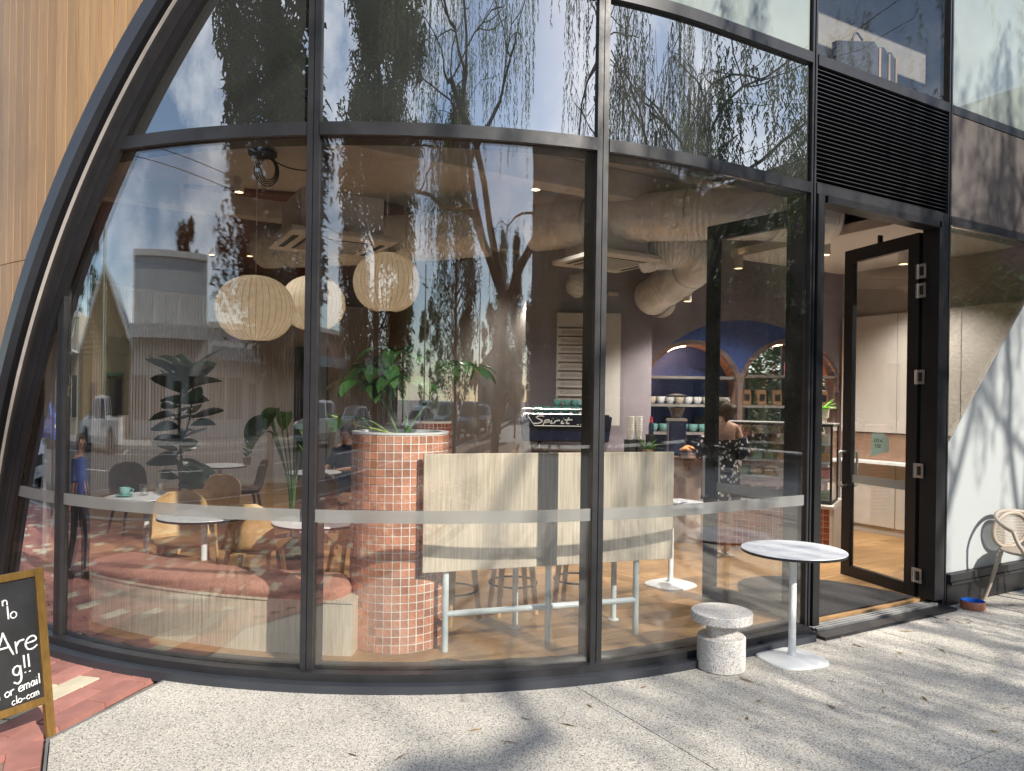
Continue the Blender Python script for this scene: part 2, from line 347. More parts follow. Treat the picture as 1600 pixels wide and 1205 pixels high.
# straight course between the diagonal bricks and the slab edge
sh=B((0,0,-.017),(.14,.29,.03)).mesh('border_brick',BRICK)
for k in range(24): inst('border_brick',sh,fpth,(-.215,4.05-.3*k,0))
kb=B((-5.55,-20,-.07),(.22,110,.15)); structure(kb.build('near_kerb',KERB))
rd=MB().add([(-21.4,-75,-.12),(-5.66,-75,-.12),(-5.66,40,-.12),(-21.4,40,-.12)],[(0,1,2,3)]).build('road',ASPH); structure(rd)
for k in range(16): B((-13.4,-66+7*k,-.115),(.12,3,.006)).build('lane_marking',LINEP,rd)
for xx in (-8.1,-18.9): B((xx,-17,-.115),(.12,112,.006)).build('edge_marking',LINEP,rd)
for k in range(8): B((-20.1,-34+6.2*k,-.115),(2.3,.1,.006)).build('bay_marking',LINEP,rd)
structure(B((-21.5,-17,-.07),(.22,115,.15)).build('far_kerb',KERB))
structure(B((-24,-17,-.08),(4.8,115,.15)).build('far_footpath',KERB))

# ------------------------------------------------------------------ the glazed corner front
def interp(tab,z):
    tab=sorted(tab)
    if z<=tab[0][0]: return tab[0][1]
    for (z0,t0),(z1,t1) in zip(tab,tab[1:]):
        if z<=z1: return t0+(t1-t0)*(z-z0)/(z1-z0)
    return tab[-1][1]
def smooth_tab(tab,n=60):
    zs=np.array([t[0] for t in tab]); th=np.array([t[1] for t in tab]); p=np.polyfit(zs,th,3)
    return lambda z: float(np.polyval(p,z))
A_OUT=smooth_tab([(0,-168.5),(1,-163),(1.94,-156.7),(2.18,-154.8),(2.51,-151.8),(2.72,-150.0),(3.31,-144.3),(3.95,-138.1),(4.8,-128),(5.8,-114.5)])
A_IN=smooth_tab([(0,-168.2),(.8,-163.8),(1.51,-159.0),(1.98,-155.2),(2.47,-151.5),(2.74,-149.1),(3.13,-145.5),(3.99,-136.6),(4.8,-126.9),(5.8,-113.4)])
A_PANE=smooth_tab([(0,-164.2),(1.05,-158.4),(1.46,-156.0),(1.89,-152.9),(2.5,-149.0),(2.73,-146.7),(3.27,-141.2),(3.99,-134.5),(4.8,-124.8),(5.8,-111)])
ZT=5.9; NZ=60
front=thing('curved_shopfront','dark framed curved glass shopfront on the rounded corner of the cafe','shopfront',(CX,CY-RG,0))
FO=Vector((CX,CY-RG,0))
def fbuild(mb,name,m,par=front,smooth=None,**k):
    off=FO if par is front else Vector((0,0,0))
    mb.v=[(p[0]-FO.x,p[1]-FO.y,p[2]-FO.z) for p in mb.v]
    return mb.build(name,m,par,smooth,**k)
def arcbox(mb,r0,r1,t0,t1,z0,z1,n=None):
    n=n or max(2,int(abs(t1-t0)/1.0)); vs=[]; 
    for i in range(n+1):
        t=t0+(t1-t0)*i/n
        vs+=[fp(r0,t,z0),fp(r1,t,z0),fp(r1,t,z1),fp(r0,t,z1)]
    fs=[]
    for i in range(n):
        a=4*i; b=a+4
        for k in range(4): fs.append((a+k,a+(k+1)%4,b+(k+1)%4,b+k))
    fs+=[(3,2,1,0),(4*n,4*n+1,4*n+2,4*n+3)]
    return mb.add(vs,fs)
def mull(th,r0,r1,w,z0,z1,mb):
    c=Vector(fp((r0+r1)/2,th,(z0+z1)/2)); return mb.box(c,(r1-r0,w,z1-z0),R(th))
Z1a,Z1b,Z2a,Z2b=3.165,3.24,4.09,4.165
for th in MUL:
    mb=MB(); mull(th,4.0,4.165,.06,.06,ZT,mb)
    for s in(-1,1): mull(th+s*.27,4.165,4.196,.034,.06,ZT,mb)
    mull(th,4.165,4.188,.008,.06,ZT,mb)
    fbuild(mb,'mullion',ALU)
lo=-172; TEND=-90
for (z0,z1) in((Z1a,Z1b),(Z2a,Z2b)):
    ts=[lo]+MUL+[TEND]
    for t0,t1 in zip(ts,ts[1:]):
        mb=MB(); arcbox(mb,4.02,4.204,t0+.55,t1-.55 if t1!=TEND else t1,z0,z1)
        if t1==TEND: mb.box(((CX+MX[0]-.035)/2,CY-4.112,(z0+z1)/2),(MX[0]-.03-CX,.184,z1-z0))
        fbuild(mb,'transom',ALU,smooth=30)
mb=MB(); arcbox(mb,4.03,4.235,lo,TEND,.012,.09); mb.box(((CX+4.46)/2,CY-4.1325,.051),(4.46-CX,.205,.078)); fbuild(mb,'sill',ALU,smooth=30)
mb=MB(); arcbox(mb,4.10,4.30,lo,TEND,-.01,.045); mb.box(((CX+4.46)/2,CY-4.2,.0175),(4.46-CX,.20,.055)); fbuild(mb,'base_flashing',LIP,smooth=30)
mb=MB(); arcbox(mb,3.9,4.03,lo,TEND,.02,.06); mb.box(((CX+4.46)/2,CY-3.965,.04),(4.46-CX,.13,.04)); fbuild(mb,'inner_sill',ALUB,smooth=30)
def curved_pane(t0,t1,z0,z1,m,ext=None,r=4.17,th=.016,nm='glass_pane'):
    mb=MB(); n=28
    pts=[fp(r,t0+(t1-t0)*i/n) for i in range(n+1)]; pin=[fp(r-th,t0+(t1-t0)*i/n) for i in range(n+1)]
    if ext: pts.append((ext,CY-r,0)); pin.append((ext,CY-r+th,0))
    k=len(pts)
    for row,fl in((pts,False),(pin,True)):
        vs=[(p[0],p[1],z) for z in(z0,z1) for p in row]
        fs=[(i,i+1,k+i+1,k+i) for i in range(k-1)]
        if fl: fs=[tuple(reversed(f)) for f in fs]
        mb.add(vs,fs)
    for i in(0,k-1):
        q=[(*pts[i][:2],z0),(*pin[i][:2],z0),(*pin[i][:2],z1),(*pts[i][:2],z1)]; mb.add(q,[(0,1,2,3)])
    for z in (z0,z1):
        vs=[(p[0],p[1],z) for p in pts]+[(p[0],p[1],z) for p in pin]
        mb.add(vs,[(i,i+1,k+i+1,k+i) for i in range(k-1)])
    return fbuild(mb,nm,m,smooth=40)
bays=[(lo,MUL[0]),(MUL[0],MUL[1]),(MUL[1],MUL[2]),(MUL[2],TEND)]
for i,(t0,t1) in enumerate(bays):
    e=4.46 if i==3 else None
    pane=curved_pane(t0+.45,t1-(.45 if i<3 else 0),.09,Z1a,G,e)
    mb=MB(); arcbox(mb,4.176,4.180,t0+.5,t1-(.5 if i<3 else 0),.938,1.012,30)
    if e: mb.box(((CX+e)/2,CY-4.178,.975),(e-CX,.004,.074))
    fbuild(mb,'indicator_band',BAND,smooth=30)
    sp=curved_pane(t0+.45,t1-(.45 if i<3 else 0),Z1b,Z2a,SPAN,e,nm='spandrel_panel')
    up=curved_pane(t0+.45,t1-(.45 if i<3 else 0),Z2b,ZT,FROST if i==3 else SPAN,e,nm='upper_pane')
# inner frame, reveal and lip of the arch
def arch_strip(f0,f1,name,m,n=NZ,smooth=40,thick=.02,z0=-.02,z1=ZT):
    # f0,f1: functions z -> (r,theta)
    mb=MB(); rowsv=[]
    for i in range(n+1):
        z=z0+(z1-z0)*i/n; r0,t0=f0(z); r1,t1=f1(z)
        rowsv.append((fp(r0,t0,z),fp(r1,t1,z),fp(r1-thick,t1,z),fp(r0-thick,t0,z)))
    vs=[p for q in rowsv for p in q]; fs=[]
    for i in range(n):
        a=4*i;b=a+4
        for k in range(4): fs.append((a+k,a+(k+1)%4,b+(k+1)%4,b+k))
    fs+=[(3,2,1,0),(4*n,4*n+1,4*n+2,4*n+3)]
    mb.add(vs,fs); return fbuild(mb,name,m,arch,smooth)
arch=thing('arch_surround','dark metal arch trim sweeping up beside the timber wall','arch',(CX,CY-RG,0))
LW=1.25
arch_strip(lambda z:(4.36,A_OUT(z)-.25),lambda z:(4.36,A_OUT(z)+LW),'arch_lip',LIP,thick=.05)
arch_strip(lambda z:(4.315,A_OUT(z)+LW-.03),lambda z:(4.255,A_IN(z)),'arch_reveal',ALUB,thick=.015)
arch_strip(lambda z:(4.26,A_IN(z)-.0),lambda z:(4.26,A_IN(z)+.16),'light_strip',TRIM,thick=.03)
arch_strip(lambda z:(4.24,A_IN(z)+.19),lambda z:(4.225,A_PANE(z)-.75),'outer_frame',ALU,thick=.03)
arch_strip(lambda z:(4.218,A_PANE(z)-.75),lambda z:(4.205,A_PANE(z)),'inner_frame',ALUB,thick=.03)
for z in (2.0,2.55,3.05,3.5,3.95):   # panel joints across the reveal
    a=Vector(fp(4.32,A_OUT(z)+LW,z)); b=Vector(fp(4.262,A_IN(z+.03),z+.03))
    m_=MB().tube([a,b],.003,6); fbuild(m_,'reveal_joint',ALU,arch)
# timber cladding, board by board
wall=thing('timber_wall','honey coloured vertical timber board wall left of the arch','wall',(CX,CY-RG,0))
zs=np.linspace(-.1,6.4,400); tz=np.array([A_OUT(z) for z in zs])
def z_of(th):
    return float(np.interp(th,tz,zs))
dth=1.36; t=-113.0; k=0
while t>-180:
    t1=t-dth+.10; za=z_of(t) if t>tz[0] else 0.; zb=z_of(t1) if t1>tz[0] else 0.
    za=max(za,0.02); zb=max(zb,.02)
    top=6.5
    segs=[(za,zb,top,top)]
    jt=2.52 if k%1==0 else 0
    if max(za,zb)<jt-.05: segs=[(za,zb,jt-.003,jt-.003),(jt+.003,jt+.003,top,top)]
    for (a0,b0,a1,b1) in segs:
        mb=MB(); o,i_=4.335,4.315
        q=lambda r,th,z: fp(r,th,z)
        mb.hexa([q(i_,t1,b0),q(o,t1,b0),q(o,t,a0),q(i_,t,a0)],[q(i_,t1,b1),q(o,t1,b1),q(o,t,a1),q(i_,t,a1)])
        fbuild(mb,'timber_board',TIMB,wall)
    t-=dth; k+=1
mb=MB(); n=50; vs=[]
for i in range(n+1):
    z=i/n*6.5; t0=A_OUT(z)-.05; vs+=[fp(4.432,t0,z),fp(4.432,-150 if t0>-150 else -181,z)]
# solid backing in strips behind the boards (pale colour paints bright, lit board edges into the joints)
mb=MB()
ths=[-181+i*(68/40) for i in range(41)]
for t0,t1 in zip(ths,ths[1:]):
    z0=max(0.,z_of(t1)); z0b=max(0.,z_of(t0))
    if t1<tz[0]: z0=z0b=0
    q=lambda r,th,z: fp(r,th,z)
    mb.hexa([q(4.24,t0,z0b),q(4.328,t0,z0b),q(4.328,t1,z0),q(4.24,t1,z0)],[q(4.24,t0,6.5),q(4.328,t0,6.5),q(4.328,t1,6.5),q(4.24,t1,6.5)])
fbuild(mb,'backing',mat('lit_joint_tone',(.62,.50,.33),.8),wall)
B((-.80-CX,13.5-FO.y,3.25),(.1,11.5,6.5)).build('side_wall_board',TIMB,wall)

# ------------------------------------------------------------------ straight front: doorway, louvre, right-hand bay
YS=YF
sf=thing('door_frame','dark aluminium door frame with louvre vent above the open doors','door frame',(5.35,YS,0))
def sb(mb,name,m,par=sf,smooth=None,**k):
    mb.v=[(p[0]-5.35,p[1]-YS,p[2]) for p in mb.v]; return mb.build(name,m,par,smooth,**k)
for x in MX:
    mb=MB().box((x,YS+.12,3),(.05,.19,6)); mb.box((x-.016,YS+.016,3),(.018,.018,6)); mb.box((x+.016,YS+.016,3),(.018,.018,6)); sb(mb,'mullion',ALU)
    # dark jamb behind
sb(B((4.57,YS+.06,1.62),(.07,.14,3.1)),'jamb',ALUB); sb(B((6.10,YS+.06,1.62),(.13,.14,3.1)),'jamb',ALUB)
sb(B((5.35,YS+.06,3.145),(1.42,.14,.05)),'head_jamb',ALUB)
for z0,z1 in((Z1a+.005,Z1b+.005),(Z2a,Z2b)): sb(B((5.35,YS+.08,(z0+z1)/2),(1.64,.16,z1-z0)),'transom',ALU)
nl=27
for i in range(nl):
    z=Z1b+.025+(Z2a-Z1b-.04)*i/(nl-1)
    mb=MB().add([(4.53,YS+.015,z-.012),(6.17,YS+.015,z-.012),(6.17,YS+.065,z+.014),(4.53,YS+.065,z+.014),(4.53,YS+.015,z-.006),(6.17,YS+.015,z-.006),(6.17,YS+.065,z+.018),(4.53,YS+.065,z+.018)],[(3,2,1,0),(4,5,6,7),(0,1,5,4),(1,2,6,5),(2,3,7,6),(3,0,4,7)])
    sb(mb,'louvre_slat',ALU)
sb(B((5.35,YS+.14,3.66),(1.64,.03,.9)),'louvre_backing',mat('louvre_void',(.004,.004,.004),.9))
mb=B((5.35,YS+.01,.008),(1.64,.26,.03)); sb(mb,'threshold',ALU)
RIBM=mat('satin_aluminium',(.27,.27,.27),.5,.3)
for k in range(4): sb(B((5.35,YS+.01+.035*k,.032),(1.5,.02,.02)),'threshold_rib',RIBM)
sb(B((5.35,YS+.04,5.05),(1.64,.014,1.72)),'upper_pane',GU)
# right-hand bay
rb=thing('right_window_bay','frosted window bay with grey panel right of the doors','window',(9,YS,0))
def rbb(mb,name,m,par=rb,smooth=None,**k):
    mb.v=[(p[0]-9,p[1]-YS,p[2]) for p in mb.v]; return mb.build(name,m,par,smooth,**k)
X0,X1=6.228,8.1
for x in(8.13,10.0,12): rbb(B((x,YS+.11,3),(.06,.2,6)),'mullion',ALU)
for (a0,a1) in((X0,8.1),(8.16,9.97),(10.03,11.97)):
    c=(a0+a1)/2; w=a1-a0
    rbb(B((c,YS+.03,1.71),(w,.016,2.9)),'glass_pane',G)
    rbb(B((c,YS+.085,3.205),(w,.16,.07)),'transom',ALU); rbb(B((c,YS+.085,4.128),(w,.16,.07)),'transom',ALU)
    rbb(B((c,YS+.02,3.665),(w,.016,.85)),'spandrel_panel',SPAN2); rbb(B((c,YS+.02,5.05),(w,.016,1.77)),'upper_pane',FROST)
    rbb(B((c,YS+.04,.235),(w,.14,.06)),'sill',ALU); rbb(B((c,YS+.05,.09),(w,.10,.22)),'plinth',ALUB); rbb(B((c,YS-.015,.19),(w,.05,.02)),'drip_ledge',ALU)
pts=[(X0,.27),(8.1,.27),(8.1,3.1),(7.9,3.1)]
for i in range(9):
    t=i/8; pts.append((7.9-1.66*t, 3.1-1.75*t))
mb=MB().polyxz(pts,YS+.014,YS+.018); rbb(mb,'frosted_film',FILM)
for (a0,a1) in((8.16,9.97),(10.03,11.97)): rbb(B(((a0+a1)/2,YS+.016,1.7),(a1-a0,.004,2.85)),'frosted_film',FILM)
# doors
def door(name,label,hx,hy,ang,flip,loc_hinges=True):
    t=thing(name,label,'door',(hx,hy,0),ang); w=.86; h=3.08; s=1; d=.05
    # leaf runs along local +X from the hinge, thickness along Y
    for x in (.055,w-.055): bevel(B((x,0,.03+h/2),(.11,d,h)).build('stile',ALUB,t),.003)
    B((w/2,0,.03+.065),(w-.22,d,.13)).build('bottom_rail',ALUB,t); B((w/2,0,.03+h-.06),(w-.22,d,.12)).build('top_rail',ALUB,t)
    p=B((w/2,0,.03+h/2),(w-.2,.012,h-.23)).build('glass_pane',GD,t)
    B((w/2,.008,.975),(w-.225,.003,.075)).build('indicator_band',BAND,p)
    for sd in(-1,1):
        y=sd*.025; pt=[(w-.055,y,.90),(w-.055,y+sd*.075,.90),(w-.055,y+sd*.075,1.22),(w-.055,y,1.22)]
        path=[Vector(pt[0])]+[Vector((w-.055,y+sd*.075-sd*.02*(1-math.cos(a)) if False else y+sd*(.055+.02*math.sin(a)),.92-.02*math.cos(a))) for a in [R(q) for q in(0,30,60,90)]]+[Vector((w-.055,y+sd*(.055+.02*math.cos(a)),1.20+.02*math.sin(a))) for a in [R(q) for q in(0,30,60,90)]]+[Vector(pt[3])]
        MB().tube(path,.0125,10).build('pull_handle',STEEL,t,50)
    for z in (.25,1.12,1.9,2.62,2.78):
        hb=MB().box((-.03,-.03*flip,z),(.095,.012,.12)); hb.tube([(-.0,-.036*flip,z-.06),(0,-.036*flip,z+.06)],.012,8); h1=hb.build('hinge',STEEL,t); 
        B((-.045,-.037*flip,z),(.035,.006,.075)).build('hinge_slot',ALUB,h1)
    return t
ld=door('glass_door','open black framed glass door behind the white outdoor table',4.60,YS+.14,R(99.5),-1)
rd_=door('glass_door','open black framed glass door hinged at the frosted window bay',6.06,YS+.16,R(77),-1)
B((.45,0,3.13),(.02,.04,.10)).build('closer_arm',ALUB,rd_)
# the poster reflection in the right door's glass is made as a sheet below
# ------------------------------------------------------------------ building shell and room
shell=thing('cafe_building','cafe building shell with plain slabs and walls behind the front','building',(6,9,0))
def shb(c,d,name,m,rz=0):
    return B((c[0]-6,c[1]-9,c[2]),d,rz).build(name,m,shell)
floor=structure(MB().poly([fp(4.05,t)[:2] for t in range(-178,-89,4)]+[(8.7,CY-4.05),(8.7,14.3),(-.5,14.3)],.07,-.03).build('cafe_floor',MORT))
# floor boards
nb=0; y=3.62
while y<13.9:
    x=-.5+random.uniform(-1.6,0)
    while x<8.7:
        L=random.uniform(1.4,2.2); x0=max(x,-.45); x1=min(x+L,8.7); x+=L
        if x1-x0<.08: continue
        def xm_(yy): return (CX-math.sqrt(max(0,4.0**2-(CY-yy)**2)) if CY-yy<4.0 else CX) if yy<CY else -.45
        l0,l1=max(x0,xm_(y+.002)),max(x0,xm_(y+.178))
        if x1-max(l0,l1)<.05: continue
        MB().hexa([(l0,y+.002,.043),(x1-.003,y+.002,.043),(x1-.003,y+.179,.043),(l1,y+.179,.043)],[(l0,y+.002,.061),(x1-.003,y+.002,.061),(x1-.003,y+.179,.061),(l1,y+.179,.061)]).build('floor_board',FLOORW,floor); nb+=1
    y+=.18
# slabs (cut round the corner)
pl=[fp(4.0,t)[:2] for t in range(-176,-89,4)]+[(12.5,CY-4.0),(12.5,4.9),(9.0,4.9),(9.0,6.6),(6.6,9.2),(5.5,14.3),(-.5,14.3)]
mb=MB().poly(pl,.12,3.96); structure(mb.build('ceiling',PLASB))
mb=MB().poly(pl,.1,4.095); fl2=mb.build('upper_floor_slab',PLAS); fl2.parent=shell; fl2.location=(-6,-9,0)
pl2=[fp(4.4,t)[:2] for t in range(-178,-89,4)]+[(12.5,CY-4.25),(12.5,4.9),(9.0,4.9),(9.0,6.6),(6.6,9.2),(5.5,14.6),(-.9,14.6)]
mb=MB().poly(pl2,.3,6.35); o=mb.build('roof_slab',PLAS); o.parent=shell; o.location=(-6,-9,0)
shb((2.3,14.45,3.2),(6.4,.2,6.6),'rear_wall',PLAS); shb((5.35,11.3,3.2),(.12,6.1,6.4),'side_wall',CONC); shb((-.75,11.3,3.2),(.2,6.6,6.6),'street_wall',PLAS)
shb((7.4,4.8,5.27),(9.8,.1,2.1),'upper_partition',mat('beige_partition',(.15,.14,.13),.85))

# terracotta rear ceiling panel
rc=MB().poly([(-.4,9.2),(2.8,8.2),(6.2,9.2),(6.2,14.3),(-.4,14.3)],.04,3.915); structure(rc.build('terracotta_ceiling_panel',TERW))
structure(B((2.9,14.22,3.68),(6.6,.08,.56)).build('terracotta_wall',TERW))
# ribbed wall: along the street side, round the corner, along the rear
path=[Vector((-.33,8.6)),Vector((-.33,11.9))]+[Vector((1.87-2.2*math.cos(a),11.9+2.2*math.sin(a))) for a in [R(q) for q in range(5,91,5)]]+[Vector((6.2,14.1))]
cum=[0]
for a,b in zip(path,path[1:]): cum.append(cum[-1]+(b-a).length)
def pth(s):
    for i in range(len(path)-1):
        if s<=cum[i+1] or i==len(path)-2:
            d=(path[i+1]-path[i]).normalized(); return path[i]+d*(s-cum[i]),d
mb=MB(); vs=[]; s=0; pitch=.055; prof=[(0,0),(.30,0),(.42,.022),(.88,.022)]
while s<cum[-1]-pitch:
    for f,h in prof:
        p,d=pth(s+f*pitch); nrm=Vector((d.y,-d.x)); q=p+nrm*h; vs+=[(q.x,q.y,.14),(q.x,q.y,3.38)]
    s+=pitch
fs=[(2*i,2*i+2,2*i+3,2*i+1) for i in range(len(vs)//2-1)]
rw=thing('ribbed_wall','white vertically ribbed wall curving behind the seating area','wall',(0,0,0))
mb.add(vs,fs).build('ribbed_panel',RIB,rw)
sk=MB(); 
for i in range(40):
    p0,_=pth(cum[-1]*i/40); p1,d=pth(cum[-1]*(i+1)/40); n=Vector((d.y,-d.x))*.035
    sk.hexa([(p0.x,p0.y,.05),(p0.x+n.x,p0.y+n.y,.05),(p1.x+n.x,p1.y+n.y,.05),(p1.x,p1.y,.05)],[(p0.x,p0.y,.14),(p0.x+n.x,p0.y+n.y,.14),(p1.x+n.x,p1.y+n.y,.14),(p1.x,p1.y,.14)])
sk.build('skirting',PLAS,rw)
tr_=MB()
for i in range(40):
    p0,_=pth(cum[-1]*i/40); p1,d=pth(cum[-1]*(i+1)/40); n=Vector((d.y,-d.x))*.05
    tr_.hexa([(p0.x,p0.y,3.38),(p0.x+n.x,p0.y+n.y,3.38),(p1.x+n.x,p1.y+n.y,3.38),(p1.x,p1.y,3.38)],[(p0.x,p0.y,3.42),(p0.x+n.x,p0.y+n.y,3.42),(p1.x+n.x,p1.y+n.y,3.42),(p1.x,p1.y,3.42)])
tr_.build('top_ledge',PLAS,rw)
for (x,z0,z1,w) in((.55,1.3,2.45,.2),):
    pass
MB().box((0,0,1.95),(.34,.05,1.25),R(35)).build('wall_slot',BLK,None,loc=(.48,13.35,0),label='tall narrow black slot panel on the ribbed wall',cat='panel')
MB().box((0,0,1.35),(.62,.06,2.5)).build('dark_doorway',BLK,None,loc=(3.72,14.04,0),label='tall dark doorway at the right end of the ribbed wall',cat='doorway')
# ceiling beams parallel to the front
for (y,x0,x1,z) in((5.95,.1,8.5,3.82),(8.9,-.2,8.5,3.84)):
    bevel(B(((x0+x1)/2,y,z),(x1-x0,.22,.27)).build('ceiling_beam',mat('pale_beam',(.5,.44,.39),.8),None,label='pale plaster ceiling beam '+('close behind the glass front' if y<7 else 'further back over the seating'),cat='beam'),.01)
# right-hand wall with cupboards
structure(B((8.72,4.95,1.95),(.2,2.75,3.9)).build('kitchen_side_wall',CONC))
structure(B((7.6,4.95,3.42),(2.0,2.7,.1)).build('lowered_ceiling',PLAS))
cb=thing('cupboard_wall','pale full height cupboards along the right wall behind the doors','cupboard',(8.6,6.24,.05))
for i in range(3):
    bevel(B((-.03,-.39-i*.76,2.0),(.05,.752,1.46)).build('cupboard_door',mat('warm_white_laminate',(.50,.46,.42),.5,var=.04),cb),.004)
    bevel(B((-.03,-.39-i*.76,.5),(.05,.752,.78)).build('cupboard_door',bpy.data.materials['warm_white_laminate'],cb),.004)
B((-.02,-1.2,1.08),(.03,2.38,.36)).build('splashback',mat('tan_splashback',(.26,.16,.11),.5),cb); B((-.12,-1.2,.91),(.3,2.38,.03)).build('worktop',WHITE,cb); B((-.0,-1.2,.05),(.04,2.38,.1)).build('kickboard',CONC,cb)
# arch wall (on the 30 degree grid), with two shelved arches
AW=9.75
aw=thing('arch_wall','plastered wall with two shelved arches behind the counter','wall',V(2.73,AW,0),VR)
# local: x sideways, y inwards; built from a plate with arched holes
def arch_plate(x0,x1,z0,z1,holes,y0,y1):
    mb=MB(); xs=[x0]; 
    n=20
    segs=[]; x=x0
    for (cx,r,zs) in holes: segs.append(('s',x,cx-r)); segs.append(('h',cx,r,zs)); x=cx+r
    segs.append(('s',x,x1))
    for s in segs:
        if s[0]=='s': mb.box(((s[1]+s[2])/2,(y0+y1)/2,(z0+z1)/2),(s[2]-s[1],y1-y0,z1-z0))
        else:
            _,cx,r,zs=s
            for i in range(n):
                a0=math.pi-math.pi*i/n; a1=math.pi-math.pi*(i+1)/n
                p0=(cx+r*math.cos(a0),zs+r*math.sin(a0)); p1=(cx+r*math.cos(a1),zs+r*math.sin(a1))
                mb.hexa([(p0[0],y0,p0[1]),(p1[0],y0,p1[1]),(p1[0],y1,p1[1]),(p0[0],y1,p0[1])],[(p0[0],y0,z1),(p1[0],y0,z1),(p1[0],y1,z1),(p0[0],y1,z1)])
    return mb
H1=(-.365,.60,1.825); H2=(.93,.635,1.825)
arch_plate(-2.3,1.62,.05,3.94,[H1,H2],0,.12).build('plaster_face',MAUVE,aw)
# raised indigo arch band around
for (cx,r,zs) in(H1,H2):
    mb=MB()
    for i in range(24):
        a0=math.pi*i/24; a1=math.pi*(i+1)/24; P=lambda rr,a,y:(cx+rr*math.cos(a),y,zs+rr*math.sin(a))
        mb.hexa([P(r,a0,.0),P(r,a1,.0),P(r,a1,.42),P(r,a0,.42)],[P(r+.05,a0,.0),P(r+.05,a1,.0),P(r+.05,a1,.42),P(r+.05,a0,.42)])
    for sx in(-1,1): mb.box((cx+sx*(r+.025),.21,(zs+.9)/2+.0),(.05,.42,zs-.9))
    mb.build('arch_lining',mat('salmon_plaster',(.52,.30,.21),.7),aw,30)
    mb=MB(); n=24
    for i in range(n):
        a0=R(95)+R(80)*i/n; a1=R(95)+R(80)*(i+1)/n; P=lambda rr,a,y:(cx+rr*math.cos(a),y,zs+rr*math.sin(a))
        mb.hexa([P(r-.012,a0,.2),P(r-.012,a1,.2),P(r-.012,a1,.215),P(r-.012,a0,.215)],[P(r-.004,a0,.2),P(r-.004,a1,.2),P(r-.004,a1,.215),P(r-.004,a0,.215)])
    mb.build('led_strip',emit('warm_led',(1,.55,.28),45),aw)
    for z in ((1.99,1.62,1.25) if cx<0 else (2.02,1.62,1.24)):
        w=r if z<zs else math.sqrt(r*r-(z-zs)**2)
        B((cx,.22,z),(2*w-.02,.36,.035)).build('shelf',mat('grey_shelf',(.22,.2,.19),.6),aw)
B((H1[0],.44,1.7),(1.36,.03,2.6)).build('arch_back',BLUEW,aw)
mb=MB(); pts=[(-1.18,.95),(-1.18,1.8)]
big=MB()
for i in range(24):
    a0=math.pi*(1-i/24); a1=math.pi*(1-(i+1)/24); c0=(.28+1.62*math.cos(a0),1.45+1.42*math.sin(a0)); c1=(.28+1.62*math.cos(a1),1.45+1.42*math.sin(a1))
# big painted arch: indigo field cut round the two openings, 4 mm proud
def field(x): 
    k=max(0,1-((x-.28)/1.40)**2); return 1.45+1.30*math.sqrt(k)
def hole(x):
    zz=0
    for cx,r,zs in(H1,H2):
        rr=r+.06
        if abs(x-cx)<rr: zz=max(zz,zs+math.sqrt(rr*rr-(x-cx)**2))
    return zz
N_=120; x0,x1=-1.1,1.6
for i in range(N_):
    xa=x0+(x1-x0)*i/N_; xb=x0+(x1-x0)*(i+1)/N_
    la,lb=max(.95,hole(xa)),max(.95,hole(xb)); ta,tb=field(xa),field(xb)
    if ta>la and tb>lb: big.add([(xa,-.004,la),(xb,-.004,lb),(xb,-.004,tb),(xa,-.004,ta)],[(0,1,2,3)])
big.build('indigo_field',BLUEW,aw)
# window glass behind the right arch and the garden beyond
B((H2[0],.43,1.9),(1.36,.012,2.0)).build('window_pane',GD,aw)
for k in(-.45,0.05,.5): B((H2[0]+k,.44,1.9),(.05,.05,2.0)).build('window_bar',BLK,aw)
B((.93,.47,.45),(1.36,.1,.9)).build('under_window_wall',MAUVE,aw)
# interior column
colm=thing('round_column','round grey green column with tiled foot behind the planter','column',V(-.985,9.2,.05),VR)
MB().lathe([(.225,0),(.225,3.86)],n=32).build('shaft',mat('grey_green_paint',(.10,.115,.10),.55,var=.1,vscale=2),colm,40)
MB().lathe([(.238,0),(.238,1.335),(.225,1.335)],n=48,cap=False).build('foot_grout',GROUT,colm,40)
def tile_ring(par,r,z0,rows,n,m,skip=lambda k,j:False,half=.0243,name='tile',limit=300,view=None,rowh=.0525):
    """square tiles on a drum: the nearest as parts, the rest joined"""
    a=2*math.pi/n; tw=r*a-.007; me=MB()
    h=rowh-.007
    me.add([(0,-tw/2,-h/2),(0,tw/2,-h/2),(0,tw/2,h/2),(0,-tw/2,h/2),(.005,-tw/2+.002,-h/2+.002),(.005,tw/2-.002,-h/2+.002),(.005,tw/2-.002,h/2-.002),(.005,-tw/2+.002,h/2-.002)],[(4,5,6,7),(0,1,5,4),(1,2,6,5),(2,3,7,6),(3,0,4,7)])
    base=list(me.v); bf=list(me.f); mesh=me.mesh(name,m); L=[]
    for j in range(rows):
        for k in range(n):
            ang_=a*k; L.append((view(ang_,z0+rowh*(j+.5)) if view else 0,ang_,z0+rowh*(j+.5)))
    L.sort(); rest=MB()
    for q,(key,an,z) in enumerate(L):
        if q<limit: inst(name,mesh,par,(r*math.cos(an),r*math.sin(an),z),an)
        else:
            c,s=math.cos(an),math.sin(an)
            rest.add([(r*c+p[0]*c-p[1]*s,r*s+p[0]*s+p[1]*c,z+p[2]) for p in base],bf)
    if rest.v: rest.build('more_tiles',m,par,kind='stuff')
def facing(local_dir,zmin=-9,zmax=9):   # prefers tiles that face the street
    def f(an,z):
        d=math.cos(an-local_dir)
        return -(d) + (1.2 if d<0 else 0)+ (2 if not(zmin<z<zmax) else 0)
    return f
tile_ring(colm,.238,0,25,29,TILE2,limit=60,view=facing(R(-90),1.1))
FZ=.061   # finished floor inside
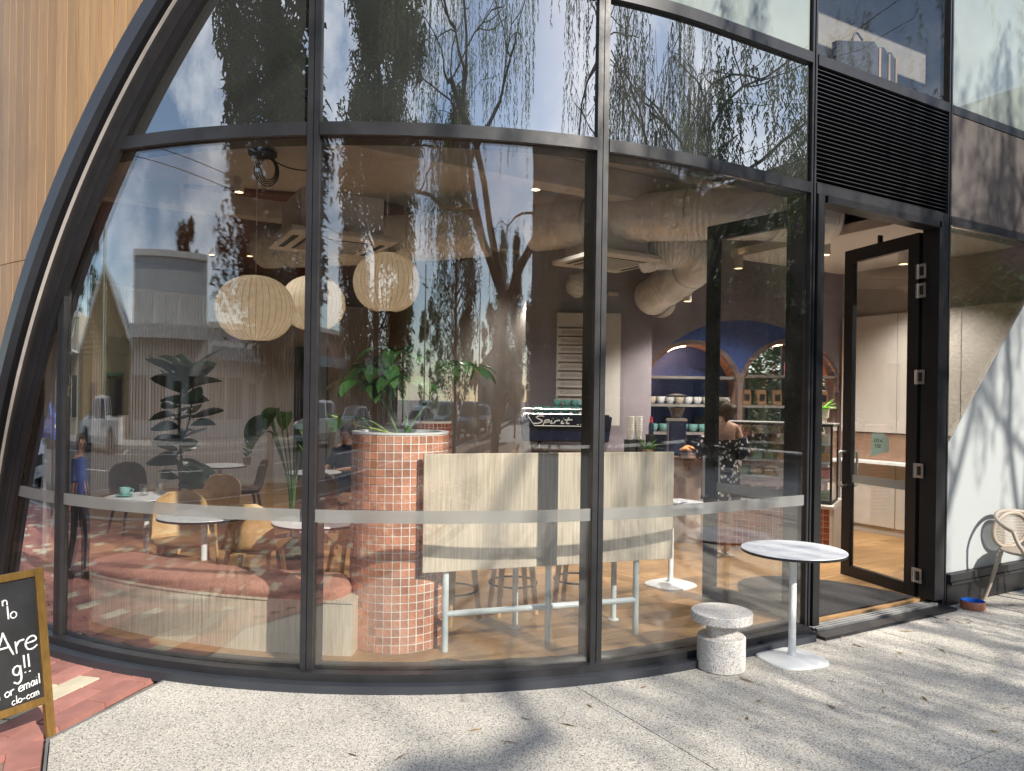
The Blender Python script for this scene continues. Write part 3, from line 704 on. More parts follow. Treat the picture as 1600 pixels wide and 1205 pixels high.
# ------------------------------------------------------------------ window bench
bench=thing('window_bench','curved pale oak window bench with rust cushions behind the glass','bench',(CX,CY,FZ))
def fb(r,t,z): return (r*math.cos(R(t)),r*math.sin(R(t)),z)
def arcprism(mb,r0,r1,t0,t1,z0,z1,n):
    vs=[]
    for i in range(n+1):
        t=t0+(t1-t0)*i/n; vs+=[fb(r0,t,z0),fb(r1,t,z0),fb(r1,t,z1),fb(r0,t,z1)]
    fs=[(4*i+k,4*i+(k+1)%4,4*i+4+(k+1)%4,4*i+4+k) for i in range(n) for k in range(4)]+[(3,2,1,0),(4*n,4*n+1,4*n+2,4*n+3)]
    return mb.add(vs,fs)
TB0,TB1=-153.5,-122.3
for a,b in((TB0,-137.6),(-137.5,TB1)): arcprism(MB(),3.45,3.86,a,b,0,.325,20).build('bench_base',OAKP,bench,30)
arcprism(MB(),3.45,3.87,TB0,TB1,.326,.34,40).build('bench_top',OAKP,bench,30)
def cushion(t0,t1,rnd0,rnd1):
    def fn_layer(): pass
    mb=MB(); n=36; prof=[(.0,.0),(-.02,.035),(-.012,.075),(.03,.098),(.17,.105),(.32,.098),(.365,.075),(.372,.035),(.352,0)]
    rows_=[]
    for i in range(n+1):
        f=i/n; t=t0+(t1-t0)*f; e=1.0
        if rnd1 and f>.86: e=math.sqrt(max(0.02,1-((f-.86)/.14)**2))
        if rnd0 and f<.03: e=.97
        if f>.985 and not rnd1: e=.98
        mid=.176
        rows_.append([fb(3.512+mid+(x-mid)*e,t,.341+z*(.35+.65*e if f>.86 or f<.03 else 1)) for x,z in prof])
    k=len(prof); vs=[p for r_ in rows_ for p in r_]
    fs=[(i*k+j,i*k+(j+1)%k,(i+1)*k+(j+1)%k,(i+1)*k+j) for i in range(n) for j in range(k)]+[tuple(range(k-1,-1,-1)),tuple(n*k+j for j in range(k))]
    mb.add(vs,fs); return mb.build('seat_cushion',CUSH,bench,60)
cushion(-153.4,-140.05,1,0); cushion(-139.95,-123.2,1,1)
B(fb(3.4,-150,.1)[:2]+(.2,),(.3,.5,.36),R(-150)).build('side_box',mat('tan_leather_box',(.25,.13,.07),.5),None,loc=(CX,CY,FZ),label='low tan leather box seat at the left end of the window bench',cat='seat')
# ------------------------------------------------------------------ tiled planter with plant
pc=V(-.74,4.955,FZ)
pl_=thing('tiled_planter','tall round terracotta tiled planter just behind the glass','planter',pc,0)
rad=.315; NT_=38; rh=.0525; RW=26
MB().lathe([(rad-.02,0),(rad,0),(rad,rh*RW+.005),(rad-.03,rh*RW+.005),(rad-.035,rh*RW-.05)],n=76,cap=False).build('grout_drum',GROUT,pl_,40)
MB().lathe([(rad+.006,rh*RW+.004),(rad+.006,rh*RW+.016),(rad-.045,rh*RW+.016),(rad-.045,rh*RW-.06)],n=64,cap=False).build('rim',WHITE,pl_,40)
MB().lathe([(rad-.04,rh*RW-.05),(.1,rh*RW-.03),(0,rh*RW-.028)],n=32,cap=False).build('soil',mat('white_pebbles',(.42,.42,.43),.8,var=.5,vscale=60,bump=1,bscale=90),pl_)
tile_ring(pl_,rad,0,RW,NT_,TILE,limit=300,view=facing(math.atan2(-pc[1],-pc[0])+.12))
def leaf_blade(mb,base,dirv,L,Wd,droop=.5,fold=.25,n=7,side=None):
    """one pointed leaf: base point, direction, length, width; droops along its length"""
    d=Vector(dirv).normalized(); up=Vector((0,0,1)); s=d.cross(up); s=s.normalized() if s.length>1e-3 else Vector((1,0,0))
    if side is not None: s=Vector(side).normalized()
    p=Vector(base); vs=[]; a=0
    for i in range(n+1):
        f=i/n; w=Wd*.5*(math.sin(math.pi*min(1,(f*.93+.05)))**.8)*(1 if f<.97 else .15)
        nn=s.cross(d).normalized()
        vs+=[p-s*w+nn*fold*w,p.copy(),p+s*w+nn*fold*w]
        p=p+d*(L/n); d=(d-up*droop/n).normalized()
    fs=[]
    for i in range(n): k=3*i; fs+=[(k,k+1,k+4,k+3),(k+1,k+2,k+5,k+4)]
    return mb.add(vs,fs)
def umbrella(par,base,tip,nleaf,L,Wd,rng,m=None,thick=.008):
    pts=bez([base,(Vector(base)*.5+Vector(tip)*.5)+Vector((0,0,.06)),tip],5)
    MB().tube(pts,[thick*1.2]+[thick]*(len(pts)-1),6).build('stem',STEM,par,60)
    for k in range(nleaf):
        a=2*math.pi*k/nleaf+rng.uniform(-.25,.25); mb=MB()
        leaf_blade(mb,tip,(math.cos(a),math.sin(a),rng.uniform(.05,.5)),L*rng.uniform(.75,1.15),Wd*rng.uniform(.8,1.2),rng.uniform(1.0,2.0))
        mb.build('leaf',m or GREEN,par,60)
rng=random.Random(3)
pz=rh*RW-.03
tp=thing('umbrella_plant','glossy green umbrella leaf plant growing in the tiled planter','plant',(pc[0],pc[1],pc[2]+pz),VR)
for (tip,n,L,Wd) in(((-.14,0,.46),11,.33,.115),((-.02,.05,.55),11,.34,.12),((-.22,-.08,.36),10,.31,.11),((.04,-.1,.38),10,.30,.11),((.43,-.05,.46),10,.25,.10),((.36,.05,.5),8,.22,.09),((-.42,-.05,.12),4,.24,.12)):
    umbrella(tp,(rng.uniform(-.05,.05),rng.uniform(-.05,.05),0),tip,n,L,Wd,rng)
MB().tube(bez([(-.02,0,.02),(-.3,-.02,.09),(-.52,-.03,.16),(-.62,-.03,.14)],5),.007,6).build('stem',mat('yellow_stem',(.32,.4,.08),.5),tp,60)
# ------------------------------------------------------------------ bar along the glass
PA=Vector(V(-.545,4.62,0)); PB=Vector(V(1.125,5.16,0)); pd=(PB-PA).normalized(); pn=Vector((-pd.y,pd.x,0)); pang=math.atan2(pd.y,pd.x); PL=(PB-PA).length
bar=thing('window_bar','pale oak fronted high bar on pale blue legs behind the glass','bar table',(PA.x,PA.y,FZ),pang)
bevel(B((PL/2,0,.885),(PL,.03,.74)).build('front_panel',OAKP,bar),.003)
bevel(B((PL/2,.22,1.03),(PL-.02,.40,.03)).build('bar_top',OAKP,bar),.003)
for x in(.16,.855,1.50): MB().tube([(x,.035,0),(x,.035,1.0)],.021,14).build('leg',PALEB,bar,60)
for x in(.16,.74,1.50): MB().tube([(x,.38,0),(x,.38,1.0)],.021,14).build('leg',PALEB,bar,60); 
for x in(.16,.74,1.5): MB().lathe([(.04,0),(.04,.006),(.021,.01)],(x,.38,0),16).build('foot_plate',PALEB,bar,40)
MB().tube([(.16,.035,.235),(1.50,.035,.235)],.02,14).build('foot_rail',PALEB,bar,60)
def bar_stool():
    t=thing('bar_stool','oak bar stool','stool',(0,0,FZ),0,'bar stools behind the window bar')
    MB().lathe([(0,.70),(.16,.70),(.175,.71),(.175,.735),(.16,.745),(0,.74)],n=24).build('seat',CHW,t,40)
    for k in range(4):
        a=R(45+90*k); c,s=math.cos(a),math.sin(a); MB().tube([(.12*c,.12*s,.70),(.205*c,.205*s,0)],[.026,.019],10).build('leg',CHW,t,60)
    MB().tube([(.182*math.cos(R(q)),.182*math.sin(R(q)),.215) for q in range(0,360,15)],.008,8,closed=True).build('foot_ring',BLK,t,60)
    return t
bs=bar_stool(); SB=[(.36,.70,'bar stool nearest the tiled planter behind the window bar'),(.86,.80,'bar stool standing behind the middle leg of the window bar'),(1.38,.78,'bar stool standing at the door end of the window bar')]
for i,(x,y_,lab) in enumerate(SB):
    p=PA+pd*x+pn*y_
    if i==0: bs.location=(p.x,p.y,FZ); bs.rotation_euler.z=.3; bs['label']=lab
    else: dup(bs,(p.x,p.y,FZ),.3+i,lab)
# ------------------------------------------------------------------ tables
def cafe_table(label,loc,rz,dia=.6,h=.72,legm=None,group='white pedestal cafe tables',sq=True):
    t=thing('pedestal_table',label,'table',loc,rz,group)
    tp_=MB().lathe([(0,h-.012),(dia/2-.006,h-.012),(dia/2,h-.008),(dia/2,h-.003),(dia/2-.002,h),(0,h)],n=48).build('table_top',WTOP,t,40)
    MB().lathe([(dia/2-.02,h-.022),(dia/2-.002,h-.02),(dia/2+.001,h-.004),(dia/2-.001,h-.0035)],n=48,cap=False).build('edge',BLK,tp_,40)
    MB().lathe([(.034,.028),(.026,.05),(.023,.1),(.023,h-.06),(.06,h-.022)],n=24,cap=False).build('column',legm or WHITE,t,40)
    n=32; mb=MB(); vs=[]; pr=[(1,0),(1,.006),(.97,.012),(.2,.03),(0,.03)]
    for sc,z in pr:
        for i in range(n):
            a=2*math.pi*i/n; c,s=math.cos(a),math.sin(a); e=1/((abs(c)**3.4+abs(s)**3.4)**(1/3.4)); rr=.205*e*sc
            vs.append((rr*c,rr*s*.92,z))
    fs=[(j*n+i,j*n+(i+1)%n,(j+1)*n+(i+1)%n,(j+1)*n+i) for j in range(len(pr)-1) for i in range(n)]+[tuple(range(n-1,-1,-1))]
    mb.add(vs,fs).build('base',legm or WHITE,t,30); return t
ot=cafe_table('round white pedestal table standing outside the open doors',V(1.845,4.83,0),VR+.35,.655,.715)
TBL=[(-2.265,5.5,'white pedestal table at the middle of the window bench'),(-1.37,5.32,'white pedestal table between the mullion and the tiled planter'),(-3.17,6.47,'white pedestal table with cup and glasses at the left'),(1.41,6.5,'white pedestal table inside between the bar and the glass door'),(-3.7,9.44,'grey pedestal table by the ribbed wall beside the armchair'),(-2.33,8.75,'small dark topped table in front of the ribbed wall, behind the mullion')]
for i,(l,d,lab) in enumerate(TBL):
    p=V(l,d,FZ); dup(ot,p,VR+.2*i,lab)
def cup(par_label,loc,m,s=1.0,saucer=True,group=None):
    t=thing('coffee_cup',par_label,'cup',loc,0,group)
    MB().lathe([(.02*s,.0),(.026*s,.006),(.038*s,.035*s),(.04*s,.062*s),(.037*s,.062*s),(.034*s,.03*s),(0,.012*s)],n=20,cap=False).build('bowl',m,t,60)
    MB().tube([(.038*s,0,.05*s),(.06*s,0,.045*s),(.058*s,0,.025*s),(.036*s,0,.02*s)],.004*s,6).build('handle',m,t,60)
    if saucer: MB().lathe([(0,-.006),(.04,-.006),(.072,.004),(.07,.007),(.03,0),(0,0)],n=24,cap=False).build('saucer',m,t,40)
    return t
TEAL=mat('teal_glaze',(.20,.42,.40),.25,var=.08)
c0=V(-3.17,6.47,0); cup('teal cup on its saucer on the table at the left',(c0[0]-.17,c0[1]+.02,FZ+.728),TEAL,1.1)
TUMB=glass_mat('tumbler_glass',(.96,.97,.97),.12,1.3)
for k,(dx,dy,lab) in enumerate(((-.02,.02,'clear tumbler beside the teal cup'),(.12,.14,'clear tumbler at the table edge away from the cup'))):
    MB().lathe([(0,.0),(.032,0),(.038,.095),(.035,.095),(.03,.008),(0,.008)],n=16,cap=False).build('tumbler',TUMB,None,40,loc=(c0[0]+dx,c0[1]+dy,FZ+.722),label=lab,cat='glass')
# folded paper on the table by the door
q=V(1.41,6.5,0)
MB().grid(lambda u,v:(u*.3-.15,v*.21-.1,.004+.012*math.sin(u*7)*math.sin(v*5)+.012),8,6,.003).build('newspaper',mat('newsprint',(.6,.61,.62),.8,var=.3,vscale=40),None,None,loc=(q[0],q[1],FZ+.72),rz=.5,label='folded paper lying on the table inside the door',cat='paper')
# ------------------------------------------------------------------ chairs
def shell_chair(m,legm,armw=0):
    t=thing('shell_chair','plywood shell chair','chair',(0,0,FZ),0,'plywood shell chairs')
    prof=bez([(0,.235,.425),(0,.20,.445),(0,.05,.435),(0,-.10,.425),(0,-.185,.45),(0,-.225,.54),(0,-.25,.66),(0,-.28,.80)],6)
    m_=len(prof)-1
    def fn(u,v):
        p=prof[min(m_,int(round(v*m_)))]; w=.225
        if v>.45: w=.225-.02*((v-.45)/.55)
        if v>.86: w*=math.sqrt(max(.05,1-((v-.86)/.14)**2*.8))
        if v<.1: w*=.92+.8*v
        x=(u-.5)*2; curve=.05*x*x
        return (x*w, p.y+(curve*.9 if v>.5 else 0), p.z+(curve*.35 if v<.55 else 0))
    MB().grid(fn,10,m_,.012).build('seat_shell',m,t,50)
    for sx in(-1,1):
        for sy,ty in((.16,.21),(-.13,-.20)):
            MB().tube([(sx*.15,sy,.425),(sx*.215,ty,0)],[.019,.013],10).build('leg',legm,t,60)
    B((0,.015,.412),(.3,.3,.022)).build('seat_frame',legm,t)
    return t
ch=shell_chair(CHW,CHW); chd=shell_chair(DKW,DKW)
# (side, depth, heading, label): heading = where the sitter faces, on the room's 30 degree grid
CH=[(-1.98,5.75,90,'honey plywood chair with its back to the room, right of the bench table'),
    (-2.62,5.95,-60,'honey plywood chair left of the bench table, seat towards the planter'),
    (-2.95,7.3,-100,'honey plywood chair with round back behind the cup table'),
    (-1.25,6.1,120,'honey plywood chair partly hidden behind the tiled planter')]
CHD=[(-2.0,7.6,-80,'dark plywood chair right of the honey chairs, under the big leaves'),
     (-3.3,9.2,-150,'dark plywood chair at the right of the grey table by the ribbed wall'),
     (-4.35,8.6,-40,'dark plywood chair at the far left below the fig plant'),
     (-2.1,9.6,-90,'dark plywood chair under the seated person at the rear'),
     (-1.75,8.3,170,'dark plywood chair beside the small dark topped table')]
for base,lst in((ch,CH),(chd,CHD)):
    for i,(l,d,hd,lab) in enumerate(lst):
        p=V(l,d,FZ); rz=VR+R(hd-90)
        if i==0: base.location=p; base.rotation_euler.z=rz; base['label']=lab
        else: dup(base,p,rz,lab)
# grey armchair
ac=thing('grey_armchair','grey upholstered tub armchair beside the fig plant','chair',V(-4.05,9.75,FZ),VR+R(-75))
FAB=mat('grey_fabric',(.13,.135,.14),.9,var=.1,vscale=30)
def tub(u,v):
    a=R(200)*(u-.5)+R(-90); r=.29+.04*v; top=.45+(.33 if True else 0)*v*(.55+.45*math.cos((u-.5)*R(200)*.9))
    return (r*math.cos(a),r*math.sin(a)*.95,top-.02)
MB().grid(tub,24,6,.035).build('tub_back',FAB,ac,60); bevel(MB().lathe([(0,.40),(.27,.40),(.30,.43),(.28,.47),(0,.48)],n=24).build('seat',FAB,ac,50),.01)
for k in range(4):
    a=R(45+90*k); MB().tube([(.2*math.cos(a),.2*math.sin(a),.41),(.27*math.cos(a),.27*math.sin(a),0)],[.018,.012],8).build('leg',CHW,ac,60)
# ------------------------------------------------------------------ fig tree, big leaf plant, small plant
fg=thing('fiddle_leaf_fig','tall dark fiddle leaf fig in a dark pot by the ribbed wall','plant',V(-3.75,8.4,FZ),VR)
MB().lathe([(.14,0),(.16,.02),(.2,.42),(.205,.44),(.18,.44),(.17,.38)],n=8,cap=False).build('pot',mat('charcoal_pot',(.045,.043,.042),.7),fg,20); MB().lathe([(.175,.39),(0,.4)],n=12,cap=False).build('soil',SOIL,fg)
MB().tube(bez([(0,0,.38),(.02,0,.8),(-.02,.02,1.3),(.03,0,1.85)],6),[.016]*18+[.008],8).build('trunk',mat('fig_bark',(.08,.06,.045),.9),fg,60)
MB().tube(bez([(0,0,1.0),(.1,.02,1.35),(.13,.03,1.8)],6),.009,8).build('branch',bpy.data.materials['fig_bark'],fg,60)
rg=random.Random(11)
for k in range(44):
    z=.62+1.32*(k/43); a=k*2.4+rg.uniform(-.4,.4); r0=.02; hi=z>1.55
    mb=MB(); L=rg.uniform(.24,.36)*(1.2 if hi else .95); 
    bx=(.1 if (k%3==0 and z>1.2) else 0)
    sd2=Vector((-math.sin(a),math.cos(a),rg.uniform(-1.1,1.1))); leaf_blade(mb,(bx+r0*math.cos(a),r0*math.sin(a),z),(math.cos(a),math.sin(a),rg.uniform(.2,.7) if not hi else rg.uniform(.5,1.3)),L*1.15,L*.62,rg.uniform(.5,1.6),.22,7,sd2)
    mb.build('leaf',FIG,fg,60)
bp=thing('broad_leaf_plant','plant with broad drooping green leaves beside the mullion','plant',V(-2.05,6.95,FZ),VR)
MB().lathe([(.12,0),(.15,.3),(.14,.3),(.13,.26)],n=16,cap=False).build('pot',bpy.data.materials['charcoal_pot'],bp,30)
for k in range(11):
    a=rg.uniform(0,6.28); h=rg.uniform(1.25,1.5); tip=(.16*math.cos(a)-.05,.14*math.sin(a),h)
    MB().tube(bez([(0,0,.26),(.04*math.cos(a),.04*math.sin(a),.8),tip],5),.008,6).build('stem',STEM,bp,60)
    mb=MB(); leaf_blade(mb,tip,(math.cos(a),math.sin(a),.15),rg.uniform(.3,.4),rg.uniform(.15,.2),2.6,.2,9); mb.build('leaf',GREEN,bp,60)
sp=thing('small_potted_plant','small upright potted plant on the rear table','plant',V(-3.38,9.5,FZ+.72),VR)
MB().lathe([(.04,0),(.055,.09),(.05,.09),(.045,.07)],n=14,cap=False).build('pot',mat('clay_pot',(.3,.2,.14),.8),sp,30)
for k in range(16):
    a=k*2.4; mb=MB(); z=.08+.012*k; leaf_blade(mb,(0.02*math.cos(a),.02*math.sin(a),z),(math.cos(a),math.sin(a),1.4),.09,.035,.8); mb.build('leaf',FIG,sp,60)
# ------------------------------------------------------------------ paper lanterns
PAPER=None
t_=NT('lantern_paper'); v_=t_.vec(); c_=t_.ramp(t_.noise(v_,14,5),[(.3,(.72,.64,.53)),(.7,(.82,.75,.65))])
d1=t_.N('BsdfDiffuse'); d2=t_.N('BsdfTranslucent'); t_.L(c_,d1.inputs[0]); t_.L(c_,d2.inputs[0]); m_=t_.N('MixShader'); m_.inputs[0].default_value=.55
t_.L(d1.outputs[0],m_.inputs[1]); t_.L(d2.outputs[0],m_.inputs[2]); t_.L(m_.outputs[0],t_.out.inputs[0]); PAPER=t_.m
def lantern(label,loc,r,h):
    t=thing('paper_lantern',label,'pendant lamp',loc,0,'paper lanterns over the tables')
    mb=MB(); n=72; m=18; vs=[]
    for j in range(m+1):
        f=-1+2*j/m; ang_=f*R(80); rr=r*math.cos(ang_)**.85; z=h/2*math.sin(ang_)/math.sin(R(80))
        for i in range(n):
            k=1-.016*(1 if i%2==0 else 0); vs.append((rr*k*math.cos(2*math.pi*i/n),rr*k*math.sin(2*math.pi*i/n),z))
    fs=[(j*n+i,j*n+(i+1)%n,(j+1)*n+(i+1)%n,(j+1)*n+i) for j in range(m) for i in range(n)]
    mb.add(vs,fs).build('paper_shade',PAPER,t,80)
    ww=MB()
    for i in range(0,n,2):
        pts=[]
        for j in range(m+1):
            f=-1+2*j/m; a=f*R(80); rr=r*math.cos(a)**.85*.986; pts.append((rr*math.cos(2*math.pi*i/n),rr*math.sin(2*math.pi*i/n),h/2*math.sin(a)/math.sin(R(80))))
        ww.tube(pts,.0018,4,cap=False)
    ww.build('wire_ribs',mat('lantern_wire',(.35,.25,.16),.7),t,kind='stuff')
    MB().tube([(0,0,h/2-.02),(0,0,3.96-loc[2])],.004,6).build('cord',WHITE,t)
    MB().lathe([(.1,0),(.1,.012),(.02,.02)],(0,0,h/2-.012),20).build('cap',BLK,t,40); MB().lathe([(.1,0),(.1,-.012)],(0,0,-h/2+.008),20).build('bottom_ring',BLK,t)
    ld_=bpy.data.lights.new('lantern_bulb','POINT'); ld_.energy=1.5; ld_.color=(1,.86,.66); ld_.shadow_soft_size=.06
    o=link(bpy.data.objects.new('bulb',ld_)); o.parent=t
    return t
lantern('large paper lantern at the left, hanging lowest',V(-2.45,7.05,2.49),.36,.62)
lantern('paper lantern half behind the mullion, between the other two',V(-2.29,8.5,2.73),.36,.62)
lantern('paper lantern hanging highest, above the planter plant',V(-1.42,8.3,2.95),.37,.66)
# ------------------------------------------------------------------ air conditioning
SILV=mat('white_duct_wrap',(.76,.74,.71),.38,.25,.5,.12,5,bump=.9,bscale=7,stretch=(1,1,1),bdist=.05)
def cassette(label,loc,s=.95):
    t=thing('air_conditioner',label,'air conditioner',loc,VR+R(30),'ceiling cassette air conditioners')
    bevel(B((0,0,.2),(s*.78,s*.78,.34)).build('housing',PLAS,t),.01); bevel(B((0,0,0),(s,s,.05)).build('grille_frame',PLAS,t),.012)
    B((0,0,-.018),(s*.62,s*.62,.02)).build('grille_dark',mat('vent_dark',(.03,.03,.03),.8),t)
    for k in range(9): B((0,-.27*s+k*.0675*s,-.03),(s*.58,.022,.01)).build('grille_slat',PLAS,t)
    for sx in(-1,1): B((sx*s*.41,0,-.024),(.05,s*.6,.008)).build('air_slot',bpy.data.materials['vent_dark'],t)
    B((0,0,.37+(3.9-.37-loc[2])/2),(.03,.03,max(.05,3.9-.37-loc[2]))).build('drop_rod',STEEL,t)
    return t
cassette('ceiling cassette air conditioner behind the left mullion',V(-1.65,6.7,3.05),.93)
cassette('ceiling cassette air conditioner over the bar',V(1.03,8.0,3.17),.9)
cassette('ceiling cassette air conditioner furthest back, above the menu board',V(1.35,9.9,3.02),.85)
def duct(label,pts,r,n=22,wr=.012,seed=0):
    P=bez(pts,34); rr=[]; rg_=random.Random(seed)
    for i in range(len(P)): rr.append(r*(1+(wr if i%2 else -wr)*(.35+.65*abs(math.sin(i*.13+seed)))+rg_.uniform(-wr,wr)*.35+wr*.8*math.sin(i*.31)))
    t=thing('air_duct',label,'duct',tuple(P[0])); mb=MB(); mb.tube([p-P[0] for p in P],rr,n); mb.build('duct_wrap',SILV,t,35)
    for i in range(16,len(P)-2,30):
        d=(P[i+1]-P[i]).normalized(); u=d.cross(Vector((0,0,1)))
        u=u.normalized() if u.length>.01 else Vector((1,0,0)); w=u.cross(d)
        MB().tube([P[i]-P[0]+(u*math.cos(a)+w*math.sin(a))*(r*1.02) for a in [2*math.pi*k/20 for k in range(20)]],.008,6,closed=True).build('joint_band',STEEL,t,60)
    for i in range(24,len(P)-2,40):
        q=P[i]-P[0]; MB().tube([(q.x,q.y,q.z+r*.95),(q.x,q.y,3.95-P[0].z)],.008,6).build('hanger_rod',BLK,t)
    return t
duct('long wrapped duct running across above the bar',[V(.2,8.2,3.56),V(1.4,7.6,3.55),V(2.3,7.3,3.52),V(3.2,7.6,3.55)],.25,seed=1,wr=.022)
duct('wrapped duct elbow beside the cassette over the bar',[V(1.4,8.1,3.3),V(1.75,7.9,3.3),V(2.05,8.3,3.22),V(1.7,9.3,2.95)],.22,wr=.05,seed=2)
duct('shiny duct bend below the elbow towards the rear cassette',[V(1.75,9.5,3.02),V(1.95,9.9,2.95),V(1.7,10.3,2.95)],.2,seed=3,wr=.03)
duct('duct bend left of the rear cassette',[V(.95,9.6,3.3),V(.8,9.5,3.1),V(.95,9.9,3.0)],.17,seed=4,wr=.03)
duct('thick wrapped duct at the left over the lanterns',[V(-3.1,9.2,3.52),V(-2.3,8.9,3.5),V(-1.4,8.6,3.5),V(-.3,8.4,3.55)],.27,seed=5,wr=.015)
# ceiling rose with cables
cr_=thing('cable_rose','dark ceiling rose with a coil of loose cable at the upper left','ceiling rose',V(-2.35,6.9,3.9))
MB().lathe([(.13,0),(.13,.03),(.1,.05)],n=20).build('plate',BLK,cr_,40)
for k in range(4): MB().tube([(.05+.07*math.cos(a)*(1+.2*k),.02*k,-.12-.1*math.sin(a)*(1+.15*k)) for a in [R(q) for q in range(0,360,20)]],.006,6,closed=True).build('cable_loop',BLK,cr_,60)
MB().tube(bez([(0,0,0),(.3,.1,-.05),(.7,.2,.02)],6),.007,6).build('cable',BLK,cr_,60)
# ------------------------------------------------------------------ downlights
def downlight(label,loc,power=55,drop=0.0):
    t=thing('downlight',label,'downlight',loc,0,'ceiling downlights'); MB().lathe([(.05,.16),(.05,0),(.043,0),(.04,.03)],n=20,cap=False).build('can',PLAS,t,40)
    MB().lathe([(.04,.02),(0,.02)],n=20,cap=False).build('lens',emit('warm_lens',(1,.72,.38),14) if 'warm_lens' not in bpy.data.materials else bpy.data.materials['warm_lens'],t)
    l=bpy.data.lights.new('downlight_lamp','SPOT'); l.energy=power; l.color=(1,.93,.84); l.spot_size=R(125); l.spot_blend=.7; l.shadow_soft_size=.06
    o=link(bpy.data.objects.new('lamp',l)); o.parent=t; o.location=(0,0,-.01)
    return t
DL=[(-4.6,11.3,3.8,'left one of the two downlights above the fig plant',110),(-3.95,11.1,3.75,'right one of the two downlights above the fig plant',110),(3.25,7.75,3.22,'cylindrical downlight seen through the open doorway',60),
    (2.05,8.75,2.85,'downlight below the duct elbow near the arch wall',40),(.22,10.2,3.08,'downlight behind the column at the centre of the room',70),(-1.2,10.6,3.78,'downlight over the rear centre of the seating area',110),(2.6,8.6,3.22,'downlight over the pastry counter',60),(4.3,8.2,3.22,'downlight in front of the cupboards',55),(-2.9,7.8,3.8,'downlight between the lanterns and the ribbed wall',90),(0.2,7.2,3.7,'downlight over the bar stools',70)]
for l,d,z,lab,pw in DL: downlight(lab,V(l,d,z),pw*(.65 if l<0 else 3.0))
# ------------------------------------------------------------------ counter, coffee machine, menu
def text_obj(txt,size,m,par,loc,rot,name,shear=0,ext=.002,align='CENTER'):
    cu=bpy.data.curves.new(name,'FONT'); cu.body=txt; cu.size=size; cu.extrude=ext; cu.shear=shear; cu.align_x=align
    o=link(bpy.data.objects.new(name+'_tmp',cu)); dg=bpy.context.evaluated_depsgraph_get(); me=bpy.data.meshes.new_from_object(o.evaluated_get(dg)); bpy.data.objects.remove(o)
    me.materials.clear(); me.materials.append(m); q=link(bpy.data.objects.new(name,me)); q.parent=par; q.location=loc; q.rotation_euler=rot; return q
CA=Vector(V(2.27,8.3,0)); CB=Vector(V(3.33,7.68,0)); cd=(CB-CA).normalized(); cang=math.atan2(cd.y,cd.x); CL=(CB-CA).length
cn=thing('tiled_counter','terracotta tiled low counter carrying the glass cake cabinet','counter',(CA.x,CA.y,FZ),cang)
hc=.52
B((CL/2,.42,hc/2),(CL-.012,.8,hc)).build('carcass',GROUT,cn); B((CL/2,.40,hc+.012),(CL+.02,.86,.024)).build('counter_top',PLAS,cn); B((CL+.004,.42,hc/2),(.02,.8,hc)).build('end_panel',PLAS,cn)
tm=MB().add([(-.029,0,-.029),(.029,0,-.029),(.029,0,.029),(-.029,0,.029),(-.027,-.005,-.027),(.027,-.005,-.027),(.027,-.005,.027),(-.027,-.005,.027)],[(4,5,6,7),(0,1,5,4),(1,2,6,5),(2,3,7,6),(3,0,4,7)]).mesh('tile',TILE2)
nx=int(CL/.063); 
for i in range(nx):
    for j in range(8): inst('tile',tm,cn,(.035+i*.063,.02,.035+j*.063))
# left part of the counter, stone front
s0=Vector(V(.0,8.55,0)); s1=Vector(V(2.2,8.4,0)); sd_=(s1-s0).normalized(); sang=math.atan2(sd_.y,sd_.x); SL=(s1-s0).length
sc=thing('stone_counter','pink brown stone service counter under the coffee machine','counter',(s0.x,s0.y,FZ),sang)
bevel(B((SL/2,.35,.47),(SL,.6,.94)).build('stone_front',STONE,sc),.006); bevel(B((SL/2,.36,.96),(SL+.04,.7,.04)).build('counter_top',mat('walnut_top',(.16,.09,.05),.4),sc),.004)
TOPZ=FZ+.98
def on_counter(f,y,z=0):
    p=s0+sd_*f+Vector((-sd_.y,sd_.x,0))*y; return (p.x,p.y,TOPZ+z)
NAVY=mat('navy_enamel',(.02,.03,.075),.25,.1,.6,.1,4)
cm=thing('coffee_machine','navy espresso machine with white lettering and teal cups on top','coffee machine',on_counter(.62,.3),sang)
bevel(MB().polyxz([(-.5,.14),(.5,.14),(.54,.44),(-.54,.44)],-.2,.22).build('body',NAVY,cm),.02)
bevel(MB().polyxz([(-.52,.30),(.52,.30),(.50,.46),(-.46,.46)],-.225,-.2).build('sign_panel',mat('dark_panel',(.012,.014,.03),.2),cm),.006)
mb=MB().tube([(-.44,-.23,.44),(-.36,-.23,.325),(.36,-.23,.325)],.006,6); mb.build('sign_line',WHITE,cm)
sg=MB()
for st in ([(.55,1.0),(.3,1.05),(.1,.85),(.3,.6),(.45,.4),(.25,.1),(-.1,.05)],[(.64,.55),(.55,.15),(.45,-.3)],[(.58,.42),(.8,.55),(.84,.3),(.6,.2)],[(1.0,.5),(.93,.12),(1.1,.15)],[(1.06,.72),(1.09,.76)],[(1.22,.5),(1.18,.3),(1.13,.1)],[(1.2,.35),(1.38,.52),(1.47,.42)],[(1.62,.5),(1.55,.12),(1.72,.15)],[(1.68,.72),(1.71,.76)],[(2.0,.92),(1.9,.5),(1.84,.15),(2.02,.12)],[(1.74,.56),(2.18,.62)]):
    pp_=bez([(-.36+q[0]*.2,-.229,.345+q[1]*.088) for q in st],5) if len(st)>2 else [(-.36+q[0]*.2,-.229,.345+q[1]*.088) for q in st]
    sg.tube(pp_,.0085,6)
sg.build('sign_lettering',WHITE,cm,60)
for q in range(4): B((.14+.04*q,-.228,.345),(.022,.004,.008)).build('sign_dash',WHITE,cm)
